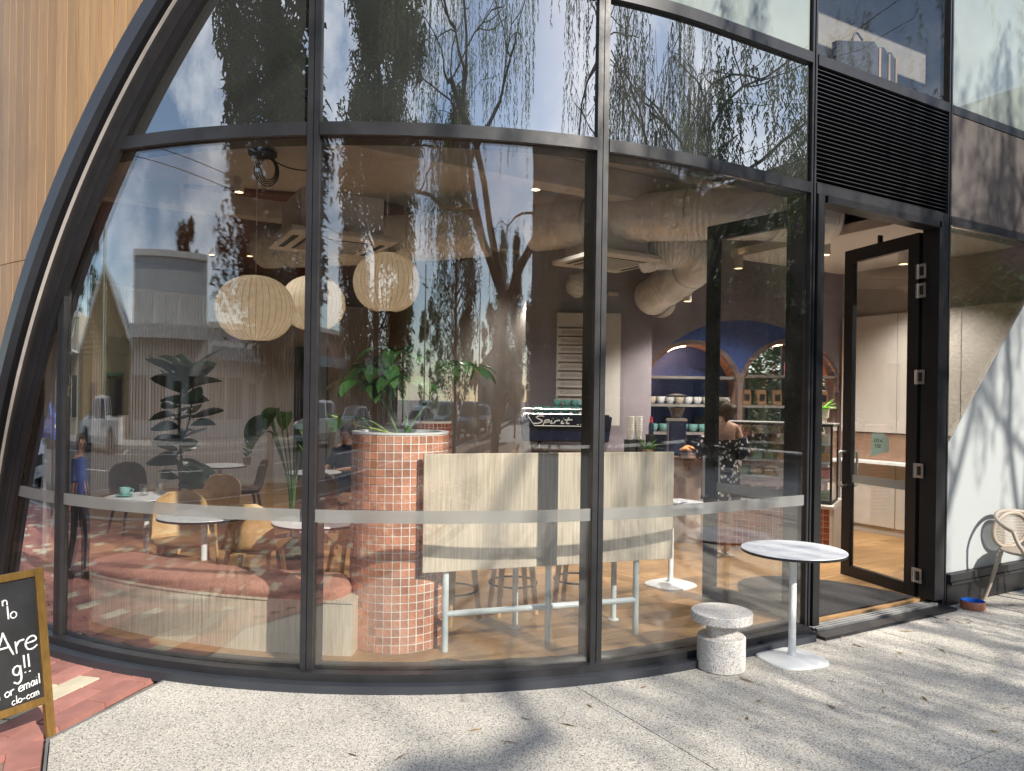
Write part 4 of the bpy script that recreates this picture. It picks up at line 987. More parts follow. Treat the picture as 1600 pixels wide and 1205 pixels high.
for sx in(-1,1):
    B((sx*.44,0,.07),(.08,.34,.14)).build('foot',STEEL,cm)
    MB().tube([(sx*.3,-.12,.14),(sx*.3,-.2,.05)],.02,10).build('group_head',STEEL,cm,60)
B((0,-.02,.06),(.7,.3,.03)).build('drip_tray',STEEL,cm)
for z in(.46,.52): MB().tube([(-.5,-.2,z),(.5,-.2,z),(.5,.2,z),(-.5,.2,z)],.006,6,closed=True).build('cup_rail',STEEL,cm)
k=0
for x in np.linspace(-.34,.34,7):
    for y_ in(-.1,.08):
        k+=1
        p=Vector(cm.location)+Matrix.Rotation(sang,3,'Z')@Vector((x,y_,.465)); cup('teal cup among those stacked on the coffee machine',tuple(p),TEAL,1.35,False,'cups stacked on the coffee machine')
for x in (-.1,.02,.12):
    p=Vector(cm.location)+Matrix.Rotation(sang,3,'Z')@Vector((x,-.02,.55)); cup('teal cup among those stacked on the coffee machine',tuple(p),TEAL,1.3,False,'cups stacked on the coffee machine')
# takeaway cups, red bottle, grinder
for i,(f,y_) in enumerate(((1.37,.15),(1.47,.2))):
    t=thing('paper_cup_stack','stack of white takeaway cups '+('nearer the coffee machine' if i==0 else 'further from the coffee machine'),'cups',on_counter(f,y_,.18)); mb=MB()
    for q in range(6): mb.lathe([(.03,.0+.03*q),(.042,.11+.03*q),(.045,.112+.03*q),(.042,.118+.03*q)],n=18,cap=False)
    mb.build('nested_cups',mat('paper_white',(.7,.68,.63),.7),t,40); B((0,0,-.09),(.1,.1,.18)).build('holder',BLK,t)
t=thing('sauce_bottle','small red capped bottle beside the takeaway cups','bottle',on_counter(1.62,.25,.24)); MB().lathe([(.03,0),(.032,.1),(.02,.14)],n=14).build('body',NAVY,t,40); MB().lathe([(.022,.14),(.012,.21)],n=12).build('cap',mat('red_plastic',(.4,.02,.03),.4),t,40); B((0,0,-.12),(.09,.09,.24)).build('stand',BLK,t)
gd=thing('coffee_grinder','tall navy coffee grinder with clear hopper on the counter','coffee grinder',on_counter(1.92,.3),sang)
bevel(B((0,0,.2),(.2,.24,.4)).build('body',NAVY,gd),.02); B((0,0,.415),(.21,.25,.03)).build('collar',STEEL,gd); MB().lathe([(.05,.43),(.09,.55),(.11,.68)],n=18,cap=False).build('hopper',GD,gd,40); MB().lathe([(.048,.435),(.085,.54),(0,.55)],n=18).build('beans',mat('coffee_beans',(.05,.025,.015),.6,bump=1,bscale=80),gd); MB().lathe([(.12,.68),(.12,.70),(.03,.72)],n=18).build('hopper_lid',BLK,gd,40)
# pastry trays and a leafy plant on the counter
tr=thing('pastry_tray','tray of golden pastries on the stone counter','pastries',on_counter(2.12,-.02,.02),sang)
B((0,0,.01),(.4,.34,.02)).build('tray',BLK,tr)
PAS=mat('golden_pastry',(.5,.22,.06),.35,var=.35,vscale=25,bump=.4,bscale=40)
rp_=random.Random(5)
for k in range(12):
    x=rp_.uniform(-.16,.16); y_=rp_.uniform(-.13,.13); a=rp_.uniform(0,3); L=.06
    pts=[(x+L*math.cos(a)*q,y_+L*math.sin(a)*q,.04+.01*(k%3)+.03*(k//6)+.008*(1-q*q)) for q in(-1,-.6,-.2,.2,.6,1)]
    MB().tube(pts,[.008,.018,.026,.026,.018,.008],8).build('croissant',PAS,tr,60)
t=thing('sneeze_guard','small clear guard in front of the pastries','glass guard',on_counter(2.12,-.2,0),sang); B((0,0,.12),(.42,.008,.2)).build('pane',GD,t); B((0,0,.015),(.44,.04,.03)).build('foot',STEEL,t)
lp=thing('leafy_counter_plant','small spiky green plant above the end of the bar','plant',on_counter(1.55,-.06,0),sang)
MB().lathe([(.05,0),(.06,.08),(.05,.08)],n=14,cap=False).build('pot',bpy.data.materials['clay_pot'],lp,30)
for k in range(18):
    a=k*2.4; mb=MB(); leaf_blade(mb,(.01*math.cos(a),.01*math.sin(a),.07),(math.cos(a),math.sin(a),rp_.uniform(.5,2.5)),rp_.uniform(.12,.22),.03,1.0); mb.build('leaf',GREEN,lp,60)
# cake cabinet
cz=FZ+hc+.026
cc=thing('cake_cabinet','black framed glass cake cabinet standing on the tiled counter','display cabinet',(CA.x,CA.y,cz),cang)
cw,cdp,chh=CL-.04,.5,.84; cxm=CL/2; cym=.36
for x in(.03,CL-.03):
    for y_ in(cym-cdp/2,cym+cdp/2): B((x,y_,chh/2),(.022,.022,chh)).build('post',BLK,cc)
for z in(.012,chh-.012):
    B((cxm,cym-cdp/2,z),(cw-.03,.022,.022)).build('rail',BLK,cc); B((cxm,cym+cdp/2,z),(cw-.03,.022,.022)).build('rail',BLK,cc)
    for x in(.03,CL-.03): B((x,cym,z),(.022,cdp-.03,.022)).build('rail',BLK,cc)
B((cxm,cym-cdp/2+.002,chh/2),(cw-.03,.006,chh-.05)).build('front_glass',GD,cc); B((CL-.03,cym,chh/2),(.006,cdp-.03,chh-.05)).build('side_glass',GD,cc); B((cxm,cym,chh+.004),(cw+.02,cdp+.02,.012)).build('top',mat('grey_top',(.3,.3,.3),.3),cc)
SH=[.02,.24,.42,.62]
for z in SH[1:]: B((cxm,cym+.02,z),(cw-.06,cdp-.1,.01)).build('shelf',WHITE,cc)
def cw_pt(x,y_,z): 
    p=CA+cd*x+Vector((-cd.y,cd.x,0))*y_; return (p.x,p.y,cz+z)
CAKE=[mat('sponge_cake',(.55,.33,.13),.7,var=.25,vscale=30),mat('pink_icing',(.62,.25,.28),.6,var=.3,vscale=40),mat('green_slice',(.30,.42,.27),.6,var=.25,vscale=40),mat('cream_cake',(.66,.6,.48),.6),mat('chocolate_cake',(.10,.045,.025),.6)]
nm={0:'sponge',1:'pink iced',2:'pale green',3:'cream',4:'chocolate'}
shn=['on the cabinet floor','on the lowest cabinet shelf','on the middle cabinet shelf','on the top cabinet shelf']; posn=['at the left end','left of centre','right of centre','at the right end']
kk=0
for si,z in enumerate(SH):
    for xi,x in enumerate((.2,.48,.76,1.06)):
        ci={(0,3):2,(1,3):1,(2,3):0,(3,3):3}.get((si,xi),(si*2+xi*3)%5)
        t=thing('cake_tray',f'{nm[ci]} cakes {shn[si]} {posn[xi]}','cake',cw_pt(x,cym,z+.006),cang); B((0,0,.005),(.24,.3,.01)).build('plate',WHITE,t)
        for q in range(4): bevel(B((-.06+.12*(q%2),-.07+.13*(q//2),.05+.01*(ci==1)),(.09,.1,.08+.02*(ci==1))).build('slice',CAKE[ci],t),.008)
pp=thing('footed_planter','small fern in a cream footed pot on the cake cabinet','plant',cw_pt(CL-.17,cym-.05,chh+.012),cang)
CRM=mat('cream_ceramic',(.62,.54,.42),.5)
for a in(30,150,270): MB().tube([(.05*math.cos(R(a)),.05*math.sin(R(a)),.05),(.065*math.cos(R(a)),.065*math.sin(R(a)),0)],.009,8).build('foot',CRM,pp,60)
MB().lathe([(.05,.045),(.085,.06),(.09,.15),(.08,.15),(.075,.12),(0,.12)],n=22).build('pot',CRM,pp,40)
LIME=leaf_mat('lime_leaf',(.16,.34,.05),.4,.3,.3)
for k in range(20):
    a=k*2.4; mb=MB(); leaf_blade(mb,(.02*math.cos(a),.02*math.sin(a),.12),(math.cos(a),math.sin(a),rp_.uniform(.8,2.6)),rp_.uniform(.12,.2),.045,1.3); mb.build('leaf',LIME,pp,60)
# menu board
mbd=thing('menu_board','white ledged menu board on the wall behind the coffee machine','menu board',V(.95,9.3,1.36),VR)
B((0,0,.7),(.80,.03,1.4)).build('backing',PLAS,mbd)
for k in range(11): B((-.09,-.022,.14+.107*k),(.58,.016,.012)).build('ledge',DKW,mbd)
for k in range(10): B((-.1,-.0165,.195+.107*k),(.5,.003,.04)).build('insert_strip',mat('menu_strip',(.44,.37,.34),.7),mbd)
structure(B(V(.96,9.45,1.9)[:2]+(1.95,),(1.6,.1,3.8),VR).build('menu_wall',MAUVE))
# shelf goods in the arches
def aw_pt(x,y_,z):
    p=Vector(V(2.73,AW,0))+Matrix.Rotation(VR,3,'Z')@Vector((x,y_,0)); return (p.x,p.y,z)
for k in range(9): cup('pale cup in the row on the middle shelf of the left arch',aw_pt(-.87+.123*k,.15,1.642),CRM if k%3==0 else WHITE,1.5,False,'cups on the left arch middle shelf')
for k in range(8): cup('teal cup in the row on the lower shelf of the left arch',aw_pt(-.84+.132*k,.15,1.272),TEAL,1.6,False,'cups on the left arch lower shelf')
KR=mat('kraft_bag',(.30,.17,.09),.8)
for k in range(6):
    x=.40+.205*k; t=thing('coffee_bag','kraft coffee bag with black label on the right arch shelf','bag',aw_pt(x,.18,1.64),VR,'coffee bags on the right arch shelf')
    bevel(MB().polyxz([(-.06,0),(.06,0),(.055,.2),(-.055,.2)],-.035,.035).build('bag',KR,t),.01); B((0,-.037,.1),(.07,.004,.09)).build('label_patch',BLK,t)
RED=mat('red_tin',(.38,.03,.02),.4)
for k in range(3): bevel(B((0,0,.09),(.12,.1,.18)).build('red_tin',RED,None,loc=aw_pt(.98+.17*k,.18,2.04),rz=VR,label='red tin on the top shelf of the right arch',cat='tin',group='red tins on the top arch shelf'),.006)
for k in range(2): bevel(B((0,0,.1),(.14,.1,.2)).build('dark_box',BLK,None,loc=aw_pt(-.6+.4*k,.30,1.272),rz=VR,label=('dark box at the left of the lower arch shelf','dark box at the middle of the lower arch shelf')[k],cat='box'),.006)
# door mat
mt=MB().poly([(4.62,3.665),(6.0,3.665)]+[(5.31+.69*math.cos(R(q)),3.665+1.1*math.sin(R(q))) for q in range(10,180,10)],.012,FZ+.001)
MATM=mat('charcoal_coir',(.022,.022,.023),.95,var=.5,vscale=60,bump=1,bscale=300); mt.build('door_mat',MATM,None,label='half round charcoal door mat inside the doorway',cat='door mat')
bevel(B((0,0,.02),(.14,.06,.04)).build('door_wedge',CHW,None,loc=(6.32,4.05,FZ+.0),rz=.6,label='wooden wedge under the right hand door',cat='wedge'),.004)
# reflection of a poster in the right door, made as a mirrored sheet
ps=thing('poster_reflection','mirrored reflection of a pale mint poster with dark lettering, made as a sheet in the right door','poster',(0,0,0)); ps.parent=None
Dm=Matrix.Translation(rd_.location)@Matrix.Rotation(rd_.rotation_euler.z,4,'Z')
ps.matrix_world=Dm@Matrix.Translation((.44,-.016,1.18)) @ Matrix.Scale(.62,4)
MINT=film_mat('mint_reflection',(.68,.84,.80),.45)
MB().polyxz([(.17,.02),(.15,.36),(-.05,.37),(-.17,.30),(-.17,.12)],-.001,.001).build('sheet',MINT,ps)
for tx,hz_ in(('ATES',.235),('SIO',.16)): text_obj(tx,.075,BLK,ps,(.03,.004,hz_),(R(90),0,R(180)),'lettering').scale=(-1,1,1)
# ------------------------------------------------------------------ things outside the door
ts=thing('terrazzo_stool','speckled terrazzo stool with round seat beside the outdoor table','stool',V(1.335,4.66,.001),0)
MB().lathe([(0,0),(.142,0),(.148,.006),(.148,.198),(.142,.205),(.09,.206)],n=48,cap=False).build('base',TERR,ts,40)
MB().lathe([(.094,.205),(.094,.30)],n=36,cap=False).build('neck',TERR,ts,40)
MB().lathe([(0,.298),(.184,.298),(.189,.303),(.189,.352),(.184,.357),(0,.357)],n=48).build('seat',TERR,ts,40)
bw=thing('dog_bowl','round terracotta water bowl with blue inside on the paving','bowl',V(3.81,6.1,.001))
MB().lathe([(0,0),(.085,0),(.092,.012),(.092,.062),(.089,.068)],n=32,cap=False).build('outside',mat('terracotta_clay',(.36,.15,.09),.6),bw,40)
MB().lathe([(.089,.068),(.083,.068),(.077,.02),(0,.016)],n=32,cap=False).build('inside',mat('blue_glaze',(.02,.12,.5),.2),bw,40)
BEI=mat('beige_plastic',(.34,.29,.235),.5,var=.06)
oc=thing('outdoor_chair','beige plastic armchair at the right edge of the paving','chair',V(4.38,6.22,.001),VR+R(195))
# local: sitter faces +y
MB().lathe([(0,.43),(.2,.43),(.225,.44),(.225,.455),(.2,.46),(0,.455)],n=32).build('seat',BEI,oc,40)
MB().tube([(.30*math.cos(R(q))*1.0,.02-.26*math.sin(R(q)) if True else 0,.66+.10*math.sin(R(q))) for q in range(-12,193,8)],.017,10).build('arm_rail',BEI,oc,60)
for sx in(-1,1):
    MB().tube(bez([(sx*.29,.07,.64),(sx*.275,.10,.55),(sx*.24,.14,.44),(sx*.25,.18,.2),(sx*.265,.21,0)],5),.016,10).build('leg',BEI,oc,60)
    MB().tube(bez([(sx*.2,-.12,.44),(sx*.22,-.18,.2),(sx*.24,-.24,0)],5),.016,10).build('leg',BEI,oc,60)
bk=MB(); bx_=[(.185*math.cos(R(q)),-.21+.02*math.sin(R(q)),.60+.15*math.sin(R(q))) for q in range(0,360,12)]
MB().tube(bx_,.017,10,closed=True).build('back_ring',BEI,oc,60)
for k in range(22):
    f=-1+2*(k+.5)/22; z=.60+.15*f; w=.185*math.sqrt(1-f*f); bk.tube([(-w,-.21+.02*f,z),(0,-.225+.02*f,z),(w,-.21+.02*f,z)],.0042,6)
bk.build('woven_back',BEI,oc,kind='stuff')
# chalkboard
cbd=thing('chalkboard_sign','wooden framed chalkboard easel with white handwriting on the brick path','chalkboard',V(-2.20,3.61,0),VR+R(61.5))
GOLD=wood('stained_frame',(.10,.055,.012),(.20,.115,.03),(8,8,1.2),.4); SLATE=mat('chalk_slate',(.016,.017,.019),.6,var=.5,vscale=5,bump=.1); CHALK=mat('white_chalk',(.8,.8,.79),.95,var=.1,vscale=60)
lean=.13; Hh=.80; Wb=.62
def lx(x,h,y_=0): return (x, lean*h/Hh+y_, h)
def bar_(p,q,w,d=.028):
    p,q=Vector(p),Vector(q); t=(q-p); mid=(p+q)/2; L=t.length; t.normalize()
    n=Vector((0,-1,lean/Hh)).normalized(); s=t.cross(n); m=Matrix((s,n,t)).transposed(); return MB().box(mid,(w,d,L),0,m)
bevel(bar_(lx(-.02,.0),lx(-.02,Hh),.04).build('leg',GOLD,cbd),.003); bevel(bar_(lx(-Wb+.02,0),lx(-Wb+.02,Hh),.04).build('leg',GOLD,cbd),.003)
bevel(bar_(lx(-Wb+.04,Hh-.02),lx(-.04,Hh-.02),.036).build('top_rail',GOLD,cbd),.003); bevel(bar_(lx(-Wb+.04,.175),lx(-.04,.175),.036).build('bottom_rail',GOLD,cbd),.003)
bar_(lx(-Wb/2,.19,.004),lx(-Wb/2,Hh-.03,.004),Wb-.06,.01).build('slate',SLATE,cbd)
for x in(-.03,-Wb+.03): bevel(MB().tube([(x,lean+.02,Hh-.06),(x,.42,0)],.014,4).build('rear_leg',GOLD,cbd),.002)
GL={'n':[[(0,.5),(.02,0)],[(.02,.3),(.2,.5),(.38,.35),(.4,0)]],'l':[[(.1,1),(.12,0)]],'o':[[(.25,.5),(.05,.35),(.06,.1),(.25,0),(.45,.12),(.44,.38),(.25,.5)]],
'A':[[(0,0),(.22,.5),(.4,1)],[(.38,1),(.55,.5),(.75,0)],[(.12,.38),(.62,.36)]],'r':[[(.05,.5),(.08,0)],[(.08,.3),(.2,.46),(.4,.48)]],'e':[[(.05,.28),(.45,.32),(.4,.5),(.18,.5),(.03,.28),(.1,.05),(.3,0),(.5,.1)]],
'g':[[(.42,.4),(.25,.52),(.06,.38),(.08,.12),(.3,.05),(.42,.3)],[(.42,.5),(.44,-.2),(.25,-.42),(.04,-.3)]],'!':[[(.12,1),(.14,.3)],[(.14,.08),(.15,.03)]],'m':[[(0,.5),(.02,0)],[(.02,.3),(.14,.5),(.26,.4),(.28,0)],[(.28,.3),(.4,.5),(.54,.38),(.55,0)]],
'a':[[(.4,.42),(.22,.5),(.05,.3),(.1,.05),(.3,.08),(.4,.4)],[(.42,.5),(.46,0)]],'i':[[(.1,.5),(.12,0)],[(.1,.7),(.11,.73)]],'c':[[(.42,.42),(.25,.5),(.06,.32),(.1,.06),(.28,0),(.44,.1)]],'-':[[(.05,.25),(.38,.27)]],'.':[[(.1,.03),(.12,.0)]],'d':[[(.42,.42),(.22,.5),(.05,.28),(.12,.02),(.3,.05),(.42,.3)],[(.42,1),(.46,0)]],'W':[[(0,1),(.2,0),(.38,.6),(.55,0),(.78,1)]],'e_':[]}
ADV={'l':.26,'!':.24,'i':.26,'m':.68,'A':.8,'.':.25,'r':.42,'W':.85}
def chalk(txt,x1,h,size,r=.0045,slope=0.0):
    wtot=sum(ADV.get(c,.52) if c!=' ' else .38 for c in txt)*size; x=x1-wtot; mb=MB(); rr=random.Random(len(txt))
    for c in txt:
        if c==' ': x+=.38*size; continue
        for st in GL[c]:
            pts=bez([(p[0],p[1],0) for p in st],5) if len(st)>2 else [Vector((*p,0)) for p in st]
            P=[]
            for p in pts:
                X=x+p.x*size; Hq=h+p.y*size+(X-x1)*slope; P.append(Vector(lx(X,Hq,-.0035)))
            mb.tube(P,[r*rr.uniform(.75,1.2) for _ in P],6)
        x+=ADV.get(c,.52)*size
    mb.v=[(p[0],p[1],p[2]) for p in mb.v]
    return mb.build('chalk_writing',CHALK,cbd)
chalk('n',-.165,.655,.05,.003); chalk('lo',-.13,.59,.06,.003); chalk('Are',-.048,.43,.112,.0042,.05); chalk('g!!',-.085,.325,.085,.0042); chalk('n or email',-.046,.262,.046,.0026,.12); chalk('clo-com',-.055,.21,.036,.0022,.08)
# ------------------------------------------------------------------ upstairs window bags
for k,(dx,w) in enumerate(((0,.52),(.13,.44),(.24,.36))):
    t=thing('display_case',('dark flat case with handle leaning in the upstairs window, nearest the glass','dark flat case with gold edge, middle of the three upstairs','dark flat case with gold edge, rightmost upstairs')[k],'case',(5.25+dx*1.5,YS+.2+.02*k,4.2),0,'flat cases upstairs')
    bevel(MB().polyxz([(-w/2,0),(w/2,0),(w/2,.34),(w/2-.05,.38),(-w/2,.27)],0,.05).build('panel',mat('navy_felt',(.018,.02,.028),.8),t),.01); B((w/2+.012,.025,.17),(.024,.06,.33)).build('gold_edge',mat('gold_edge',(.45,.28,.14),.35,.5),t)
    if k==0: MB().tube(bez([(-.05,.02,.33),(0,.02,.40),(.08,.02,.36)],5),.008,6).build('handle',BLK,t)
# ------------------------------------------------------------------ people
def skin_body(name,joints,edges,m,par,root,sub=2):
    names=list(joints); me=bpy.data.meshes.new(name); me.from_pydata([joints[n][0] for n in names],[(names.index(a),names.index(b)) for a,b in edges],[])
    o=link(bpy.data.objects.new(name,me)); o.parent=par; sk_=o.modifiers.new('skin','SKIN'); sk_.use_smooth_shade=True
    for i,n in enumerate(names):
        r=joints[n][1]; r=r if isinstance(r,tuple) else (r,r); me.skin_vertices[0].data[i].radius=r; me.skin_vertices[0].data[i].use_root=(n==root)
    s_=o.modifiers.new('sub','SUBSURF'); s_.levels=sub; s_.render_levels=sub; me.materials.append(m); return o
def person(label,loc,rz,H=1.66,skinm=SKIN,hair=HAIR,pose='stand',topm=None,botm=None):
    t=thing('person',label,'person',loc,rz); k=H/1.66
    J={}; E_=[]
    def j(n,p,r): J[n]=(tuple(q*k for q in p),tuple(q*k for q in r) if isinstance(r,tuple) else r*k)
    sit=pose=='sit'; dz=-.42 if sit else 0
    j('pel',(0,0,.93+dz),(.15,.105)); j('waist',(0,.0,1.08+dz),(.12,.09)); j('chest',(0,-.01,1.25+dz),(.145,.10)); j('sho',(0,-.01,1.37+dz),(.11,.075)); j('neck',(0,0,1.43+dz),.05); j('head0',(0,.015,1.49+dz),(.065,.075)); j('head1',(0,.02,1.56+dz),(.075,.09)); j('head2',(0,.015,1.62+dz),(.06,.07))
    E_+=[('pel','waist'),('waist','chest'),('chest','sho'),('sho','neck'),('neck','head0'),('head0','head1'),('head1','head2')]
    for s,sx in(('L',-1),('R',1)):
        j('s'+s,(sx*.155,-.01,1.355+dz),.052)
        if pose=='stand': el=(sx*.235,-.03,1.10); wr=(sx*.17,.17,1.04)
        elif pose=='walk': el=(sx*.22,-.06*sx,1.10); wr=(sx*.23,.06*sx+.03,.87)
        else: el=(sx*.23,.08,1.12+dz); wr=(sx*.14,.30,1.12+dz)
        j('e'+s,el,.037); j('w'+s,wr,.026); E_+=[('sho','s'+s),('s'+s,'e'+s),('e'+s,'w'+s)]
        d=(Vector(wr)-Vector(el)).normalized(); side=d.cross(Vector((0,0,1))).normalized(); pm=Vector(wr)+d*.07; j('p'+s,tuple(pm),(.034,.016)); E_.append(('w'+s,'p'+s))
        dn=Vector((0,0,-1))
        for f in range(4):
            b=pm+d*.02+side*(.026-.0175*f); t1=b+d*.04+dn*.008; t2=t1+d*.022+dn*.028; j(f'f{f}{s}',tuple(b),.0095); j(f'g{f}{s}',tuple(t1),.009); j(f'h{f}{s}',tuple(t2),.008); E_+=[('p'+s,f'f{f}{s}'),(f'f{f}{s}',f'g{f}{s}'),(f'g{f}{s}',f'h{f}{s}')]
        th=Vector(wr)+d*.03-side*sx*.04+dn*.01; j('t'+s,tuple(th),.011); j('u'+s,tuple(th+d*.04+dn*.015),.009); E_+=[('w'+s,'t'+s),('t'+s,'u'+s)]
        if sit: hp=(sx*.09,.02,.90+dz); kn=(sx*.10,.40,.49); an=(sx*.10,.38,.10); to=(sx*.1,.53,.035)
        elif pose=='walk': hp=(sx*.085,0,.88); kn=(sx*.085,.10*sx+.04,.48); an=(sx*.08,.18*sx-.05,.085); to=(sx*.08,.18*sx+.09,.03)
        else: hp=(sx*.085,0,.88); kn=(sx*.085,.015,.48); an=(sx*.08,-.01,.085); to=(sx*.085,.13,.03)
        j('hip'+s,hp,.085); j('k'+s,kn,.056); j('cal'+s,tuple((Vector(kn)*.68+Vector(an)*.32)+Vector((0,-.015,0))),.055); j('a'+s,an,.036); j('to'+s,to,(.038,.025)); E_+=[('pel','hip'+s),('hip'+s,'k'+s),('k'+s,'cal'+s),('cal'+s,'a'+s),('a'+s,'to'+s)]
    skin_body('body',J,E_,skinm,t,'pel')
    # face
    hz=(1.56+dz)*k
    for sx in(-1,1):
        MB().lathe([(0,-.009*k),(.008*k,-.005*k),(.009*k,0),(.008*k,.005*k),(0,.009*k)],(sx*.03*k,.105*k,hz),10).build('eye',WHITE,t,80); MB().lathe([(0,-.018*k),(.01*k,-.01*k),(.012*k,0),(.01*k,.012*k),(0,.02*k)],(sx*.082*k,.0,hz-.01*k),8).build('ear',skinm,t,80)
    MB().tube([(0,.1*k,hz+.01*k),(0,.128*k,hz-.03*k),(0,.105*k,hz-.035*k)],[.008*k,.013*k,.006*k],8).build('nose',skinm,t,80); MB().tube([(-.022*k,.098*k,hz-.06*k),(0,.106*k,hz-.06*k),(.022*k,.098*k,hz-.06*k)],.006*k,6).build('mouth',mat('lips',(.35,.13,.11),.5) if 'lips' not in bpy.data.materials else bpy.data.materials['lips'],t,80)
    # hair cap
    def hc_(u,v):
        a=2*math.pi*u; ph=v*R(118); front=max(0,math.sin(a)); ph=min(ph,R(118)-front*R(58)*1.0) if True else ph
        ph=v*(R(150)-front*R(92)); r=.098*k
        return (r*math.sin(ph)*math.cos(a)*.92,r*1.1*math.sin(ph)*math.sin(a)+.012*k,hz+.005*k+r*1.12*math.cos(ph))
    MB().grid(hc_,24,10).build('hair',hair,t,80)
    return t,k,dz,hz
def garment(par,rings,m,name,n=28,th=.0):
    mb=MB(); vs=[]
    for (cx,cy_,z,rx,ry) in rings:
        for i in range(n):
            a=2*math.pi*i/n; f=1+.03*math.sin(5*a+z*9); vs.append((cx+rx*f*math.cos(a),cy_+ry*f*math.sin(a),z))
    fs=[(j*n+i,j*n+(i+1)%n,(j+1)*n+(i+1)%n,(j+1)*n+i) for j in range(len(rings)-1) for i in range(n)]
    return mb.add(vs,fs).build(name,m,par,80)
# floral dress material
t=NT('floral_print'); v=t.vec(); vo=t.N('TexVoronoi',Scale=20.0); t.L(v,vo.inputs['Vector']); nn=t.noise(v,90,2)
ad=t.N('Math',operation='MULTIPLY_ADD'); ad.inputs[1].default_value=.35; t.L(nn,ad.inputs[0]); t.L(vo.outputs['Distance'],ad.inputs[2])
cc_=t.ramp(ad.outputs[0],[(.26,(.05,.04,.04)),(.30,(.72,.70,.68)),(.47,(.68,.67,.66)),(.52,(.014,.014,.022))]); t.pbr(cc_,.85,0,.2); FLOR=t.m
wo,k,dz,hz=person('woman in an off shoulder dark floral dress standing at the counter, back to the street',V(2.2,7.75,FZ),VR+R(12),1.64)
garment(wo,[(0,0,.60*k,.215,.185),(0,0,.68*k,.21,.175),(0,0,.8*k,.205,.165),(0,0,.95*k,.185,.145),(0,0,1.05*k,.145,.115),(0,0,1.12*k,.152,.118),(0,-.008,1.19*k,.185,.13),(0,-.01,1.235*k,.20,.128),(0,-.01,1.232*k,.185,.115)],FLOR,'dress')
for sx in(-1,1):
    mb=MB().tube(bez([(sx*.19*k,-.012,1.25*k),(sx*.222*k,-.02,1.17*k),(sx*.24*k,-.03,1.1*k),(sx*.215*k,.06,1.06*k)],5),[.062,.07,.072,.07,.07,.068,.066,.062,.06,.06,.06,.06,.058,.058,.056,.05],14); mb.build('sleeve',FLOR,wo,80)
MB().lathe([(0,-.05),(.045,-.035),(.058,0),(.045,.035),(0,.05)],(0,-.095*k,hz+.015),14).build('hair_bun',HAIR,wo,80)
MB().tube([(.0,-.09*k,hz-.03),(.01,-.085*k,hz-.10),(.0,-.075*k,hz-.14)],[.04,.03,.012],10).build('hair_tail',HAIR,wo,80)
for sx in(-1,1): bevel(B((sx*.085*k,.05,.012),(.085,.25,.02)).build('sandal',mat('pale_sandal',(.55,.5,.43),.6),wo),.008)
si,k,dz,hz=person('dark haired person in a navy top seated at the rear table',V(-2.1,9.55,FZ),VR+R(160),1.68,pose='sit')
NV=mat('navy_cotton',(.02,.03,.07),.9); DN=mat('dark_denim',(.03,.035,.05),.9)
garment(si,[(0,0,.50,.19,.14),(0,0,.62,.165,.125),(0,-.005,.75,.175,.128),(0,-.01,.87,.19,.12),(0,-.01,.95,.16,.095),(0,0,1.0,.075,.07)],NV,'top')
for sx in(-1,1):
    MB().tube([(sx*.15,-.01,.93),(sx*.235,.08,.70)],[.075,.062],12).build('sleeve',NV,si,80)
    MB().tube([(sx*.09,.02,.48),(sx*.10,.41,.49),(sx*.10,.38,.14)],[.1,.075,.06],12).build('trouser_leg',DN,si,80)
ki,k,dz,hz=person('child in a blue shirt and dark trousers walking past on the brick path, seen reflected',(-2.0,6.5,0),R(200),1.3,pose='walk')
BLU=mat('blue_shirt',(.06,.10,.30),.85)
garment(ki,[(0,0,.86*k,.17*k,.13*k),(0,0,1.0*k,.155*k,.12*k),(0,-.005,1.2*k,.175*k,.125*k),(0,-.01,1.33*k,.18*k,.11*k),(0,-.01,1.4*k,.12*k,.085*k)],BLU,'shirt')
for sx in(-1,1):
    MB().tube([(sx*.15*k,-.01,1.36*k),(sx*.22*k,-.06*sx*k,1.12*k)],[.066*k,.06*k],12).build('sleeve',BLU,ki,80)
    MB().tube([(sx*.085*k,0,.95*k),(sx*.085*k,(.10*sx+.04)*k,.48*k),(sx*.08*k,(.18*sx-.05)*k,.12*k)],[.11*k,.078*k,.06*k],12).build('trouser_leg',DN,ki,80)
    bevel(B((sx*.08*k,(.18*sx+.02)*k,.035),(.085*k,.25*k,.07)).build('shoe',BLK,ki),.02)

